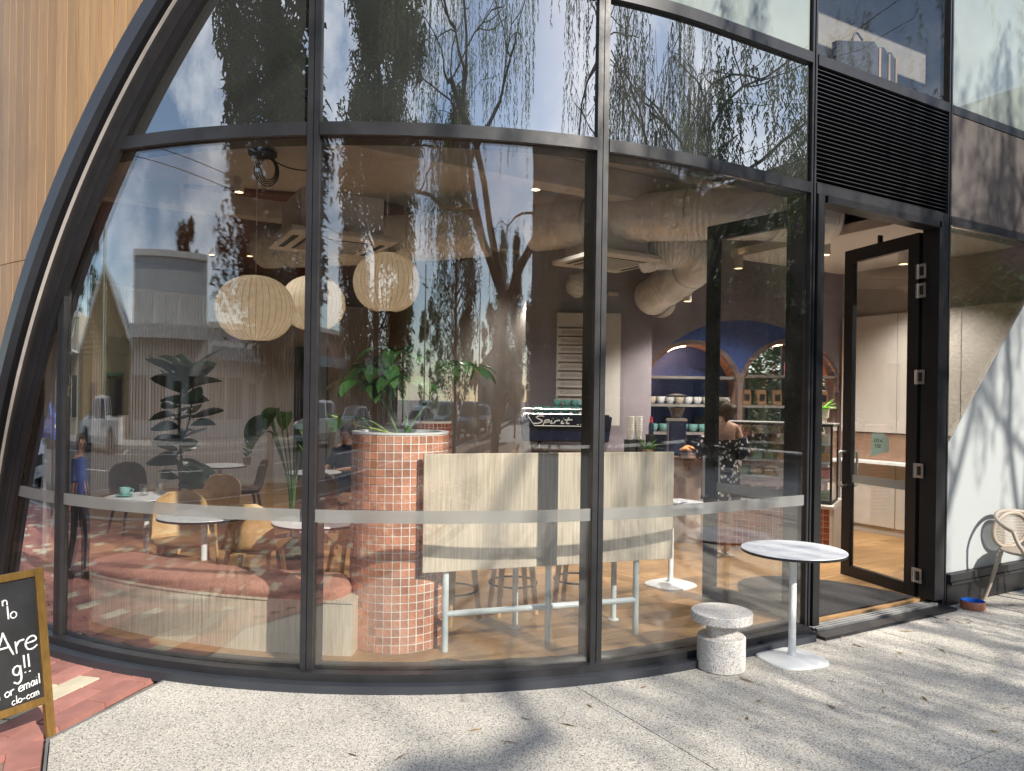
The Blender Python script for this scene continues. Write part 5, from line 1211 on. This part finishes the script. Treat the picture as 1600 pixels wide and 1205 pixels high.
# ------------------------------------------------------------------ trees
def quads_mesh(name,C,U,W_,m,par,kind=None):
    n=len(C); v=np.empty((n,4,3)); v[:,0]=C-U*.0-W_; v[:,1]=C+U-W_*.35; v[:,2]=C+U*1.0+W_*.35; v[:,3]=C+W_
    me=bpy.data.meshes.new(name); me.vertices.add(4*n); me.vertices.foreach_set('co',v.reshape(-1)); me.loops.add(4*n); me.loops.foreach_set('vertex_index',np.arange(4*n,dtype=np.int32)); me.polygons.add(n); me.polygons.foreach_set('loop_start',np.arange(0,4*n,4,dtype=np.int32)); me.polygons.foreach_set('loop_total',np.full(n,4,dtype=np.int32)); me.update(calc_edges=True); me.materials.append(m)
    o=link(bpy.data.objects.new(name,me)); o.parent=par
    if kind: o['kind']=kind
    return o
def grow(rg,start,dirv,r,L,depth,segs,tips,bend=.35,split=3,up=.12,drop=0):
    p=Vector(start); d=Vector(dirv).normalized(); pts=[p.copy()]; rr=[r]; n=6
    for i in range(n):
        d=(d+Vector((rg.uniform(-bend,bend),rg.uniform(-bend,bend),rg.uniform(-bend,bend)+up-drop*i/n))).normalized(); p=p+d*(L/n); pts.append(p.copy()); rr.append(r*(1-.45*(i+1)/n))
        if depth<=1: tips.append((p.copy(),d.copy()))
    segs.append((pts,rr))
    if depth>0:
        for k in range(split+rg.randint(0,1)):
            i=rg.randint(3,n); a=rg.uniform(0,6.28); q=Vector((math.cos(a),math.sin(a),rg.uniform(-.1,.55)))
            grow(rg,pts[i],(d*.55+q*.8),rr[i]*.68,L*rg.uniform(.62,.85),depth-1,segs,tips,bend,split,up*.6,drop)
def pepper_tree(label,loc,seed,H=1.0,strands=900,lean=(0,0),group='weeping pepper trees on the forecourt',fork=4,tr_=.22):
    rg=random.Random(seed); t=thing('pepper_tree',label,'tree',loc,0,group); segs=[]; tips=[]
    pts=bez([(0,0,-.1),(lean[0]*.35,lean[1]*.35,1.0*H),(lean[0],lean[1],2.2*H)],5); segs.append((pts,[tr_*H*(1-.035*i) for i in range(len(pts))]))
    top=pts[-1]
    for k in range(fork):
        a=2*math.pi*k/fork+rg.uniform(-.4,.4); grow(rg,top-Vector((0,0,.1)),(math.cos(a)*.8,math.sin(a)*.8,.85),.085*H,2.8*H,3,segs,tips,.34,2,.10,.1)
    mb=MB()
    for P,rr in segs: mb.tube(P,rr,8 if rr[0]>.08 else 5,cap=False)
    mb.build('trunk',BARK,t,80)
    nr=np.random.RandomState(seed); C=[];U=[];W_=[]
    for s in range(strands):
        p,d=tips[rg.randrange(len(tips))]; L=rg.uniform(.35,1.5)*H; n=int(L/.035); off=np.array([rg.uniform(-.25,.25),rg.uniform(-.25,.25),rg.uniform(-.05,.1)])
        out=np.array([d.x,d.y,0])*rg.uniform(.1,.45); f=np.linspace(0,1,n)[:,None]; base=np.array(p)+off+out*np.sqrt(f)*.6+np.array([0,0,-1])*f*L+nr.normal(0,.02,(n,3))
        a=nr.uniform(0,2*np.pi,n); ll=nr.uniform(.07,.14,n)[:,None]; u=np.stack([np.cos(a)*.55,np.sin(a)*.55,-.8*np.ones(n)],1)*ll; w=np.stack([-np.sin(a),np.cos(a),np.zeros(n)],1)*.013
        C.append(base);U.append(u);W_.append(w)
    quads_mesh('crown',np.concatenate(C),np.concatenate(U),np.concatenate(W_),PEPPER,t); return t
pepper_tree('weeping pepper tree with twisting limbs directly behind the viewpoint, reflected in the glass',(.4,-4.0,0),7,1.5,560,(.5,.2),tr_=.12)
pepper_tree('weeping pepper tree right of the viewpoint that shades the doors',(8.0,-4.8,0),20,1.35,760,(-.5,.3))
pepper_tree('weeping pepper tree at the far right of the forecourt',(12.0,-7.2,0),15,1.3,700,(.2,.3))
def leafy_tree(name,label,loc,seed,rx,z0,z1,n,leaf,m,trunk_r=.16,group=None,cone=.3,clump=60,gap=.5):
    rg=random.Random(seed); nr=np.random.RandomState(seed); t=thing(name,label,'tree',loc,0,group)
    mb=MB(); mb.tube(bez([(0,0,-.1),(.06,.03,z0*.6),(0,.05,(z0+z1)*.5),(0,0,z1*.95)],5),[trunk_r*(1-.055*i) for i in range(16)],8)
    cs=[]
    for k in range(clump):
        f=rg.random()**.85; z=z0+(z1-z0)*f; a=rg.uniform(0,6.28); prof=(math.sin(math.pi*min(1,.12+f*.88))**.6)*(1-cone*f); r=rx*prof*rg.uniform(.55,1.0); c=Vector((r*math.cos(a),r*math.sin(a),z)); cs.append((c,rg.uniform(.35,.75)*min(1.1,rx*.5+.2)))
        if k%2==0: mb.tube([(0,0,max(z0*.7,z-.9)),(c.x*.5,c.y*.5,z-.35),tuple(c)],[.05,.03,.012],5,cap=False)
    mb.build('trunk',BARK,t,80)
    per=n//clump; C=[];U=[];W_=[]
    for c,r in cs:
        d=nr.normal(0,1,(per,3)); d/=np.linalg.norm(d,axis=1)[:,None]; q=np.array(c)+d*(nr.uniform(.25,1,(per,1))**.6)*r*np.array([1,1,1.25]); q[:,2]-=np.abs(nr.normal(0,.25,per))*gap
        a=nr.uniform(0,2*np.pi,per); ti=nr.uniform(-1,.3,per); u=np.stack([np.cos(a),np.sin(a),ti],1)*leaf*nr.uniform(.6,1.2,(per,1)); w=np.stack([-np.sin(a),np.cos(a),nr.uniform(-.4,.4,per)],1)*leaf*.28
        C.append(q);U.append(u);W_.append(w)
    quads_mesh('crown',np.concatenate(C),np.concatenate(U),np.concatenate(W_),m,t); return t
SG='dense street trees along the near kerb'
leafy_tree('street_tree','tall dense street tree reflected at the left of the second bay',(-5.0,1.6,0),21,1.9,2.7,12.5,44000,.16,DENSE,.17,SG,.25,90,.9)
leafy_tree('street_tree','tall dense street tree reflected right of the second mullion',(-5.0,-3.6,0),22,2.1,2.6,13,46000,.16,DENSE,.18,SG,.25,90,.9)
leafy_tree('street_tree','dense street tree further along the near kerb, reflected over the column',(-4.9,-13.5,0),23,2.0,2.2,11,22000,.15,DENSE,.18,SG,.3,80,.9)
leafy_tree('cypress_tree','narrow dark cypress at the end of the reflected street',(-1.5,-27,0),24,1.25,.6,9.5,14000,.17,CYP,.14,None,.45,70,.2)
leafy_tree('cypress_tree','second dark cypress beside the reflected street, nearer the shops',(-4.2,-31,0),25,1.4,.6,10.5,14000,.18,CYP,.14,None,.45,70,.2)
for k,(x,y,rx,h) in enumerate(((3.0,-17,2.6,7.5),(8.5,-16.5,2.8,7),(13.5,-15.5,2.6,6.5),(18,-10,2.6,7),(18.5,-3.5,2.4,6.0))):
    leafy_tree('boundary_tree',('bushy boundary tree directly behind the forecourt','bushy boundary tree right of centre behind the forecourt','bushy boundary tree at the right behind the forecourt','bushy boundary tree at the far right corner','bushy boundary tree beside the right edge of the forecourt')[k],(x,y,0),40+k,rx,.4,h,15000,.19,DENSE,.2,'bushy trees bounding the forecourt',.2,70,.3)
nb_=thing('dark_reflection_block','added dark brick block behind the forecourt that darkens the reflection at the right','building',(13,-21,0))  # added block out of view, keeps bright sky out of the glass reflection
B((0,0,5.6),(24,3,11.2)).build('wall',mat('dark_brick',(.07,.05,.042),.85,var=.25,vscale=3),nb_); B((10,12,5.1),(3,21,10.2)).build('wing',bpy.data.materials['dark_brick'],nb_); B((0,0,11.3),(24.3,3.3,.2)).build('parapet',KERB,nb_)
for k_ in range(18):
    w_=B((-9.5+3.7*(k_%6),1.51,2.6+3.3*(k_//6)),(1.3,.06,1.5)).build('window',bpy.data.materials.get('dim_glass') or mat('dim_glass',(.02,.022,.025),.1),nb_); B((-9.5+3.7*(k_%6),1.56,1.8+3.3*(k_//6)),(1.5,.12,.08)).build('sill',KERB,w_)
# garden tree seen through the right arch window, and a sunlit wall beyond it
gt=V(4.75,12.6,0)
leafy_tree('garden_tree','sunlit green garden tree seen through the right arch window',gt,60,1.2,.5,3.4,7000,.12,leaf_mat('sunlit_leaf',(.10,.2,.04),.5,.4,.4),.08,None,.2,40,.2)
for k,(x,y,h) in enumerate(((-22.6,-9,9.5),(-22.8,-21,9),(-22.8,-33,10))):
    leafy_tree('far_street_tree',('street tree on the far footpath opposite the shops','street tree on the far footpath between the parked cars','street tree on the far footpath towards the end of the street')[k],(x,y,0),70+k,2.0,2.2,h,9000,.2,DENSE,.16,'street trees on the far footpath',.2,50,.4)

# ------------------------------------------------------------------ cars
TYRE=mat('tyre_rubber',(.02,.02,.02),.85); RIM=mat('alloy_rim',(.5,.5,.52),.3,.9); CGL=mat('car_glass',(.015,.018,.022),.06,0,.8,.1); LAMP=mat('headlamp',(.6,.62,.65),.15); TAIL=mat('tail_lamp',(.35,.02,.02),.25); PLATE=mat('plate_white',(.7,.7,.66),.5)
def car(label,loc,rz,col,kind='suv',pname='car_paint'):
    t=thing('parked_car',label,'car',loc,rz,'cars in the reflected street'); m=mat('car_paint',col,.22,.15,.6,.04,2,Coat_Weight=.6)
    hb=1.0 if kind!='ute' else 1.02; rf={'suv':1.68,'hatch':1.5,'ute':1.76,'wagon':1.6}[kind]
    st={'suv':[(-2.2,.62,.72),(-2.12,.95,1.0),(-1.95,.98,rf-.18),(-1.6,.98,rf-.02),(-.6,.98,rf),(.3,.98,rf-.04),(.55,.98,rf-.16),(1.1,.97,1.08),(1.7,.93,.98),(2.1,.82,.86),(2.2,.6,.7)],
        'hatch':[(-2.0,.6,.66),(-1.92,.92,.98),(-1.7,.95,1.15),(-1.25,.95,rf-.04),(-.4,.95,rf),(.25,.95,rf-.05),(.5,.95,rf-.18),(1.05,.94,.98),(1.6,.9,.9),(1.98,.78,.78),(2.06,.58,.62)]}
    st['wagon']=st['suv']; st['ute']=[(-2.6,.92,1.0),(-2.55,.96,1.08),(-1.2,.96,1.08),(-1.0,.96,1.1),(-.85,.97,rf-.06),(-.2,.97,rf),(.4,.97,rf-.05),(.6,.97,rf-.18),(1.15,.96,1.16),(1.9,.93,1.06),(2.35,.85,.92),(2.45,.7,.7)]
    S_=st[kind]; zb=.30; belt=1.0 if kind!='hatch' else .94
    body=MB(); win=MB(); rows_=[]
    for (x,w,zt) in S_:
        b=min(belt,zt-.03); wt=w-(.20 if zt>belt+.25 else .08)*min(1,(zt-b)/.5+.2)
        rows_.append([(x,-w*.96,zb),(x,-w,zb+.22),(x,-w*.985,b),(x,-wt,zt-.05),(x,-wt*.7,zt),(x,wt*.7,zt),(x,wt,zt-.05),(x,w*.985,b),(x,w,zb+.22),(x,w*.96,zb)])
    for i in range(len(rows_)-1):
        a,b=rows_[i],rows_[i+1]; za,zb2=S_[i][2],S_[i+1][2]; cab=min(za,zb2)>belt+.1 and max(za,zb2)>belt+.4 ; glassy=max(za,zb2)>belt+.35
        for k in range(9):
            q=[a[k],b[k],b[k+1],a[k+1]]
            side=k in(2,6); top=k in(3,4,5); slope=abs(za-zb2)>.25 and glassy
            body.add(q,[(0,1,2,3)])
            if (side and glassy) or (k==4 and slope and max(za,zb2)>belt+.35):
                c=sum((Vector(p) for p in q),Vector())/4; n=(Vector(q[1])-Vector(q[0])).cross(Vector(q[3])-Vector(q[0])); n=n.normalized() if n.length>1e-6 else Vector((0,0,1))
                if n.dot(c-Vector((0,0,.9)))<0: n=-n
                s_=.86 if not top else .94
                win.v;  MB
                w1=MB().add([c+(Vector(p)-c)*s_+n*.012 for p in q],[(0,1,2,3)]); w1.build('side_window' if side else ('windscreen' if c.x>0 else 'rear_window'),CGL,t)
    n=len(rows_); body.add(rows_[0],[tuple(range(10))]); body.add(rows_[-1],[tuple(range(9,-1,-1))]); body.add([(S_[0][0],0,zb),(S_[-1][0],0,zb)],[])
    for i in range(n-1): body.add([rows_[i][0],rows_[i][9],rows_[i+1][9],rows_[i+1][0]],[(0,1,2,3)])
    body.build('body',m,t,32)
    wr=.34 if kind!='ute' else .39; xs_=(1.36,-1.32) if kind!='ute' else (1.55,-1.6)
    for x in xs_:
        for s in(-1,1):
            y_=s*(.86 if kind!='hatch' else .83)
            wh=link(bpy.data.objects.new('wheel',None)); wh.parent=t; wh.location=(x,y_,wr); wh.rotation_euler=(R(90)*s,0,0)
            MB().lathe([(wr*.62,-.11),(wr*.95,-.11),(wr,-.08),(wr,.08),(wr*.95,.11),(wr*.62,.11)],n=28,cap=False).build('tyre',TYRE,wh,40); MB().lathe([(0,-.10),(wr*.62,-.105),(wr*.64,-.09)],n=28,cap=False).build('rim',RIM,wh,40)
            MB().lathe([(wr*1.17,.0),(0,.0)],(0,0,.0),28,cap=False).build('wheel_arch',BLK,wh).location=(0,.03,-.118 if True else 0)
    xf=S_[-2][0]; xr=S_[1][0]
    for s in(-1,1):
        bevel(B((xf-.02,s*.62,.72 if kind!='ute' else .86),(.12,.34,.15)).build('headlight',LAMP,t),.03); bevel(B((xr-.0,s*.80,.92),(.1,.2,.26 if kind!='ute' else .3)).build('taillight',TAIL,t),.02)
        bevel(B((.62,s*1.05,1.05),(.14,.2,.14)).build('mirror',m,t),.03)
        for x in(.1,-.75): B((x,s*.985,.92),(.16,.03,.03)).build('door_handle',m,t)
    B((S_[-1][0]-.02,0,.60),(.05,1.0,.2)).build('grille',BLK,t); B((S_[0][0]-.0,0,.72),(.04,.45,.12)).build('number_plate',PLATE,t); B((S_[-1][0]+.01,0,.45),(.04,.45,.11)).build('number_plate',PLATE,t)
    return t
WH=(.62,.63,.63)
car('white pickup parked across the road, reflected beside the first mullion',(-19.6,12.4,-.115),R(90),WH,'ute')
car('bright blue hatchback reflected at the far left',(-18.6,20.5,-.115),R(100),(.02,.10,.45),'hatch')
car('white wagon reflected right of the second mullion',(-17.2,-9.2,-.115),R(85),WH,'suv')
car('silver hatchback reflected behind the umbrella plant',(-14.8,-13.0,-.115),R(-92),(.35,.37,.4),'hatch')
car('white hatchback driving this way, reflected by the column',(-10.6,-17.5,-.115),R(92),WH,'hatch')
car('dark grey wagon following the white hatchback in the reflection',(-10.4,-24.5,-.115),R(90),(.10,.105,.11),'suv')
car('pale green hatchback far down the reflected road',(-10.2,-38,-.115),R(90),(.40,.46,.42),'hatch')
car('white wagon parked far down the far side of the reflected street',(-20.0,-37,-.115),R(90),WH,'suv')
car('black wagon parked at the near kerb down the reflected street',(-7.0,-24,-.115),R(90),(.02,.02,.022),'suv')
car('black hatchback parked at the near kerb beyond the black wagon',(-7.0,-31,-.115),R(90),(.025,.02,.02),'hatch')
car('white wagon parked at the near kerb behind the left edge',(-7.2,14.5,-.115),R(-90),WH,'suv')
# ------------------------------------------------------------------ buildings across the street
def windowed(t,x,pts,m): pass
CBR=mat('cream_brick_wall',(.42,.30,.16),.85,var=.2,vscale=4); TINR=mat('grey_tin_roof',(.30,.33,.35),.5,.3); GTR=mat('white_barge',(.68,.68,.62),.6); SHOPW=mat('pale_shop_render',(.50,.51,.49),.8,var=.08,vscale=1); DKG=mat('shop_glass',(.02,.025,.03),.08,0,.7,.1); AWN=mat('awning_metal',(.55,.55,.53),.6)
gh=thing('gabled_house','cream brick gabled house with white barge boards across the road','house',(-26,14.2,0))
MB().add([(0,-4,0),(0,4,0),(0,4,3.7),(0,0,6.6),(0,-4,3.7),(-9,-4,0),(-9,4,0),(-9,4,3.7),(-9,0,6.6),(-9,-4,3.7)],[(0,1,2,3,4),(9,8,7,6,5),(0,5,6,1),(1,6,7,2),(4,9,5,0)]).build('wall',CBR,gh)
bk_=B((0,0,0),(.03,.24,.075)).mesh('brick',mat('cream_brick',(.46,.33,.17),.85,rnd=.25))
for r_ in range(16):
    z=3.3+r_*.2; half=4.0 if z<3.7 else 4.0*(6.6-z)/2.9-.15; y_=-half+.15
    while y_<half-.13 and half>.2: inst('brick',bk_,gh,(.012,y_+.14*(r_%2),z)); y_+=.56
for s in(-1,1):
    MB().hexa([(-9.2,s*4.35,3.42),(.35,s*4.35,3.42),(.35,0,6.62),(-9.2,0,6.62)],[(-9.2,s*4.35,3.52),(.35,s*4.35,3.52),(.35,0,6.74),(-9.2,0,6.74)]).build('roof',TINR,gh); MB().hexa([(.2,s*4.4,3.3),(.4,s*4.4,3.3),(.4,0,6.52),(.2,0,6.52)],[(.2,s*4.4,3.56),(.4,s*4.4,3.56),(.4,0,6.82),(.2,0,6.82)]).build('barge_board',GTR,gh)
B((.6,-1.9,2.4),(1.4,2.6,.12)).build('green_awning',mat('green_canvas',(.10,.17,.08),.8),gh); B((.03,-1.9,1.25),(.08,2.2,2.0)).build('window',DKG,gh); B((.04,1.6,1.05),(.08,1.0,2.1)).build('door',DKW,gh)
def shop(label,y0,y1,H_,m,awz=3.6,aw_d=2.1,par_h=0):
    t=thing('shop_building',label,'shop',(-26,(y0+y1)/2,0)); w=y1-y0
    B((-4,0,H_/2),(8,w-.05,H_)).build('wall',m,t); B((0.03,0,H_-.12),(.2,w-.02,.24)).build('parapet',GTR,t)
    bevel(B((aw_d/2,0,awz),(aw_d,w-.1,.1)).build('awning',AWN,t),.02); B((aw_d,0,awz+.05),(.06,w-.1,.5)).build('awning_fascia',SHOPW,t)
    for k in range(int(w//3)+1): MB().tube([(.05,-w/2+.6+k*3,awz+1.4),(aw_d-.1,-w/2+.6+k*3,awz+.1)],.03,6).build('awning_stay',GTR,t)
    n=max(2,int(w//2.4)); 
    for k in range(n):
        yy=-w/2+w*(k+.5)/n
        if k%3==1: dd=B((.03,yy,1.1),(.08,1.0,2.2)).build('door',DKG,t); B((.09,yy+.35,1.05),(.04,.03,.3)).build('handle',STEEL,dd)
        else:
            ww=B((.02,yy,1.55),(.06,w/n-.35,1.7)).build('window',DKG,t)
            for s in(-1,0,1): B((.06,yy+s*(w/n-.35)/2,1.55),(.06,.06,1.76)).build('frame',GTR,ww)
        
    return t
shop('tall pale shop with metal awning across the road, reflected in the second bay',.2,9.9,7.2,SHOPW,3.9,2.1)
shop('low white shop with long awning across the road, next to the tall one',-9.5,.1,4.6,mat('white_shop',(.58,.57,.55),.8),3.2,2.4)
shop('brown brick shop across the road in the middle of the row',-21,-9.6,5.2,mat('brown_brick',(.20,.11,.075),.85,var=.2,vscale=3),3.3,2.4)
shop('grey shop at the far end of the row across the road',-36,-21.1,4.8,mat('grey_shop',(.30,.30,.31),.8),3.2,2.4)
shop('cream shop left of the gabled house across the road',18.8,32,5.0,mat('cream_shop',(.5,.45,.35),.8),3.3,2.4)
eh=thing('hip_roof_house','house with steep pointed tiled roof at the end of the street','house',(-9.5,-60,0))
B((0,0,2.2),(11,7,4.4)).build('wall',mat('grey_weatherboard',(.30,.29,.29),.8),eh); MB().add([(-6,-4,4.3),(6,-4,4.3),(6,4,4.3),(-6,4,4.3),(-1,0,7.2),(1,0,7.2)],[(0,1,5,4),(1,2,5),(2,3,4,5),(3,0,4),(3,2,1,0)]).build('roof',mat('brown_roof_tile',(.20,.13,.10),.8),eh); MB().add([(-2,2.5,5),(2,2.5,5),(2,5,5),(-2,5,5),(0,3.9,8.6)],[(0,1,4),(1,2,4),(2,3,4),(3,0,4)]).build('turret_roof',bpy.data.materials['brown_roof_tile'],eh); B((0,3.8,2.5),(3.6,2.4,5)).build('turret',bpy.data.materials['grey_weatherboard'],eh)
for x in(-4,0,4): w=B((x,3.55 if x else 5.02,2.2),(1.2,.08,1.4)).build('window',DKG,eh); B((x,3.6 if x else 5.07,2.2),(.06,.08,1.4)).build('frame',GTR,w)
for k,(x,y,h,rx) in enumerate(((-22,-66,11,4),(-15.5,-72,12,4.5),(-2.5,-66,11,4),(4,-60,10,4),(-31,-60,12,4.5),(-38,2,11,4.5),(-37,22,12,5),(-36,34,11,5))):
    leafy_tree('background_tree',('rounded tree left of the pointed roof house','rounded tree close behind the pointed roof house','rounded tree right of the pointed roof house','rounded tree furthest right beyond the street end','rounded tree behind the end of the shop row','rounded tree rising behind the low white shop','rounded tree rising behind the gabled house','rounded tree rising behind the cream shop')[k],(x,y,0),90+k,rx,1.0,h,6000,.42,DENSE,.25,'trees behind the reflected street',.15,50,.2)
# poles, lamps and the warning sign
def lamp_post(label,loc,h,arm):
    t=thing('street_lamp',label,'street lamp',loc); MB().tube([(0,0,0),(0,0,h)],[.07,.045],10).build('pole',BLK,t,60)
    MB().tube(bez([(0,0,h-.1),(arm*.5,0,h+.25),(arm,0,h-.05)],5),.025,8).build('arm',BLK,t,60); MB().lathe([(.03,0),(.12,-.12),(.16,-.3),(.05,-.5),(0,-.52)],(arm,0,h-.05),14).build('lantern',BLK,t,40); return t
lamp_post('dark ornamental street lamp at the near kerb, reflected at the left',(-5.1,9.4,0),6.4,.7); lamp_post('dark ornamental street lamp down the reflected street',(-4.9,-21,0),6.2,-.7)
t=thing('power_pole','tall pale green pole at the far kerb reflected by the gabled house','pole',(-21.0,12.6,0)); MB().tube([(0,0,0),(0,0,11)],[.15,.11],12).build('shaft',mat('pale_green_pole',(.36,.40,.30),.7),t,60); B((0,0,9.5),(.1,2.2,.12)).build('crossarm',DKW,t)
t=thing('warning_sign','yellow diamond warning sign on a post beside the reflected road','road sign',(-3.4,-14.5,0)); MB().tube([(0,0,0),(0,0,2.9)],.03,8).build('post',STEEL,t,60)
q=.42; MB().polyxz([(0,2.4-q*1.2),(q,2.4),(0,2.4+q*1.2),(-q,2.4)],.035,.05).build('plate',mat('sign_orange',(.50,.22,.03),.5),t); MB().polyxz([(-.2,2.28),(.2,2.28),(.12,2.42),(0,2.5),(-.12,2.42)],.05,.056).build('symbol',BLK,t)

# ------------------------------------------------------------------ fallen leaves and twigs on the paving
lr=random.Random(77); ll=MB()
for k in range(90):
    x=lr.uniform(-.1,7.5); y=lr.uniform(.9,3.45) if k%3 else lr.uniform(3.1,3.46); a=lr.uniform(0,6.28); L=lr.uniform(.02,.06); w=lr.uniform(.004,.01); c,s=math.cos(a),math.sin(a)
    if (x-CX)**2+(y-CY)**2<4.33**2: continue
    ll.add([(x-L*c,y-L*s,.004),(x+w*s,y-w*c,.006+lr.uniform(0,.006)),(x+L*c,y+L*s,.005),(x-w*s,y+w*c,.004)],[(0,1,2,3)])
ll.build('leaf_litter',mat('dry_leaf',(.22,.14,.06),.8,var=.4,vscale=3),None,kind='stuff',label='scattered dry leaves and twigs on the paving')

t=thing('power_pole','second pale pole at the far kerb, far down the reflected street','pole',(-21.0,-38,0)); MB().tube([(0,0,0),(0,0,11)],[.15,.11],12).build('shaft',bpy.data.materials['pale_green_pole'],t,60); B((0,0,9.5),(.1,2.2,.12)).build('crossarm',DKW,t)
for k,dx in enumerate((-.03,.5)):
    MB().tube([(-21+dx,12.6-50.6*q/20,9.6+.3*k-1.1*4*(q/20)*(1-q/20)) for q in range(21)],.016,5).build('overhead_wire',BLK,None,label=('lower overhead wire sagging between the street poles','upper overhead wire sagging between the street poles')[k],cat='wire')
gw=thing('garden_wall','sunlit pale brick garden wall seen through the right arch window','wall',V(5.6,14.6,0),VR); B((0,0,1.1),(4.5,.2,2.2)).build('wall_face',mat('pale_garden_brick',(.45,.36,.25),.85,var=.2,vscale=5),gw); B((0,0,2.23),(4.6,.3,.06)).build('coping',KERB,gw)
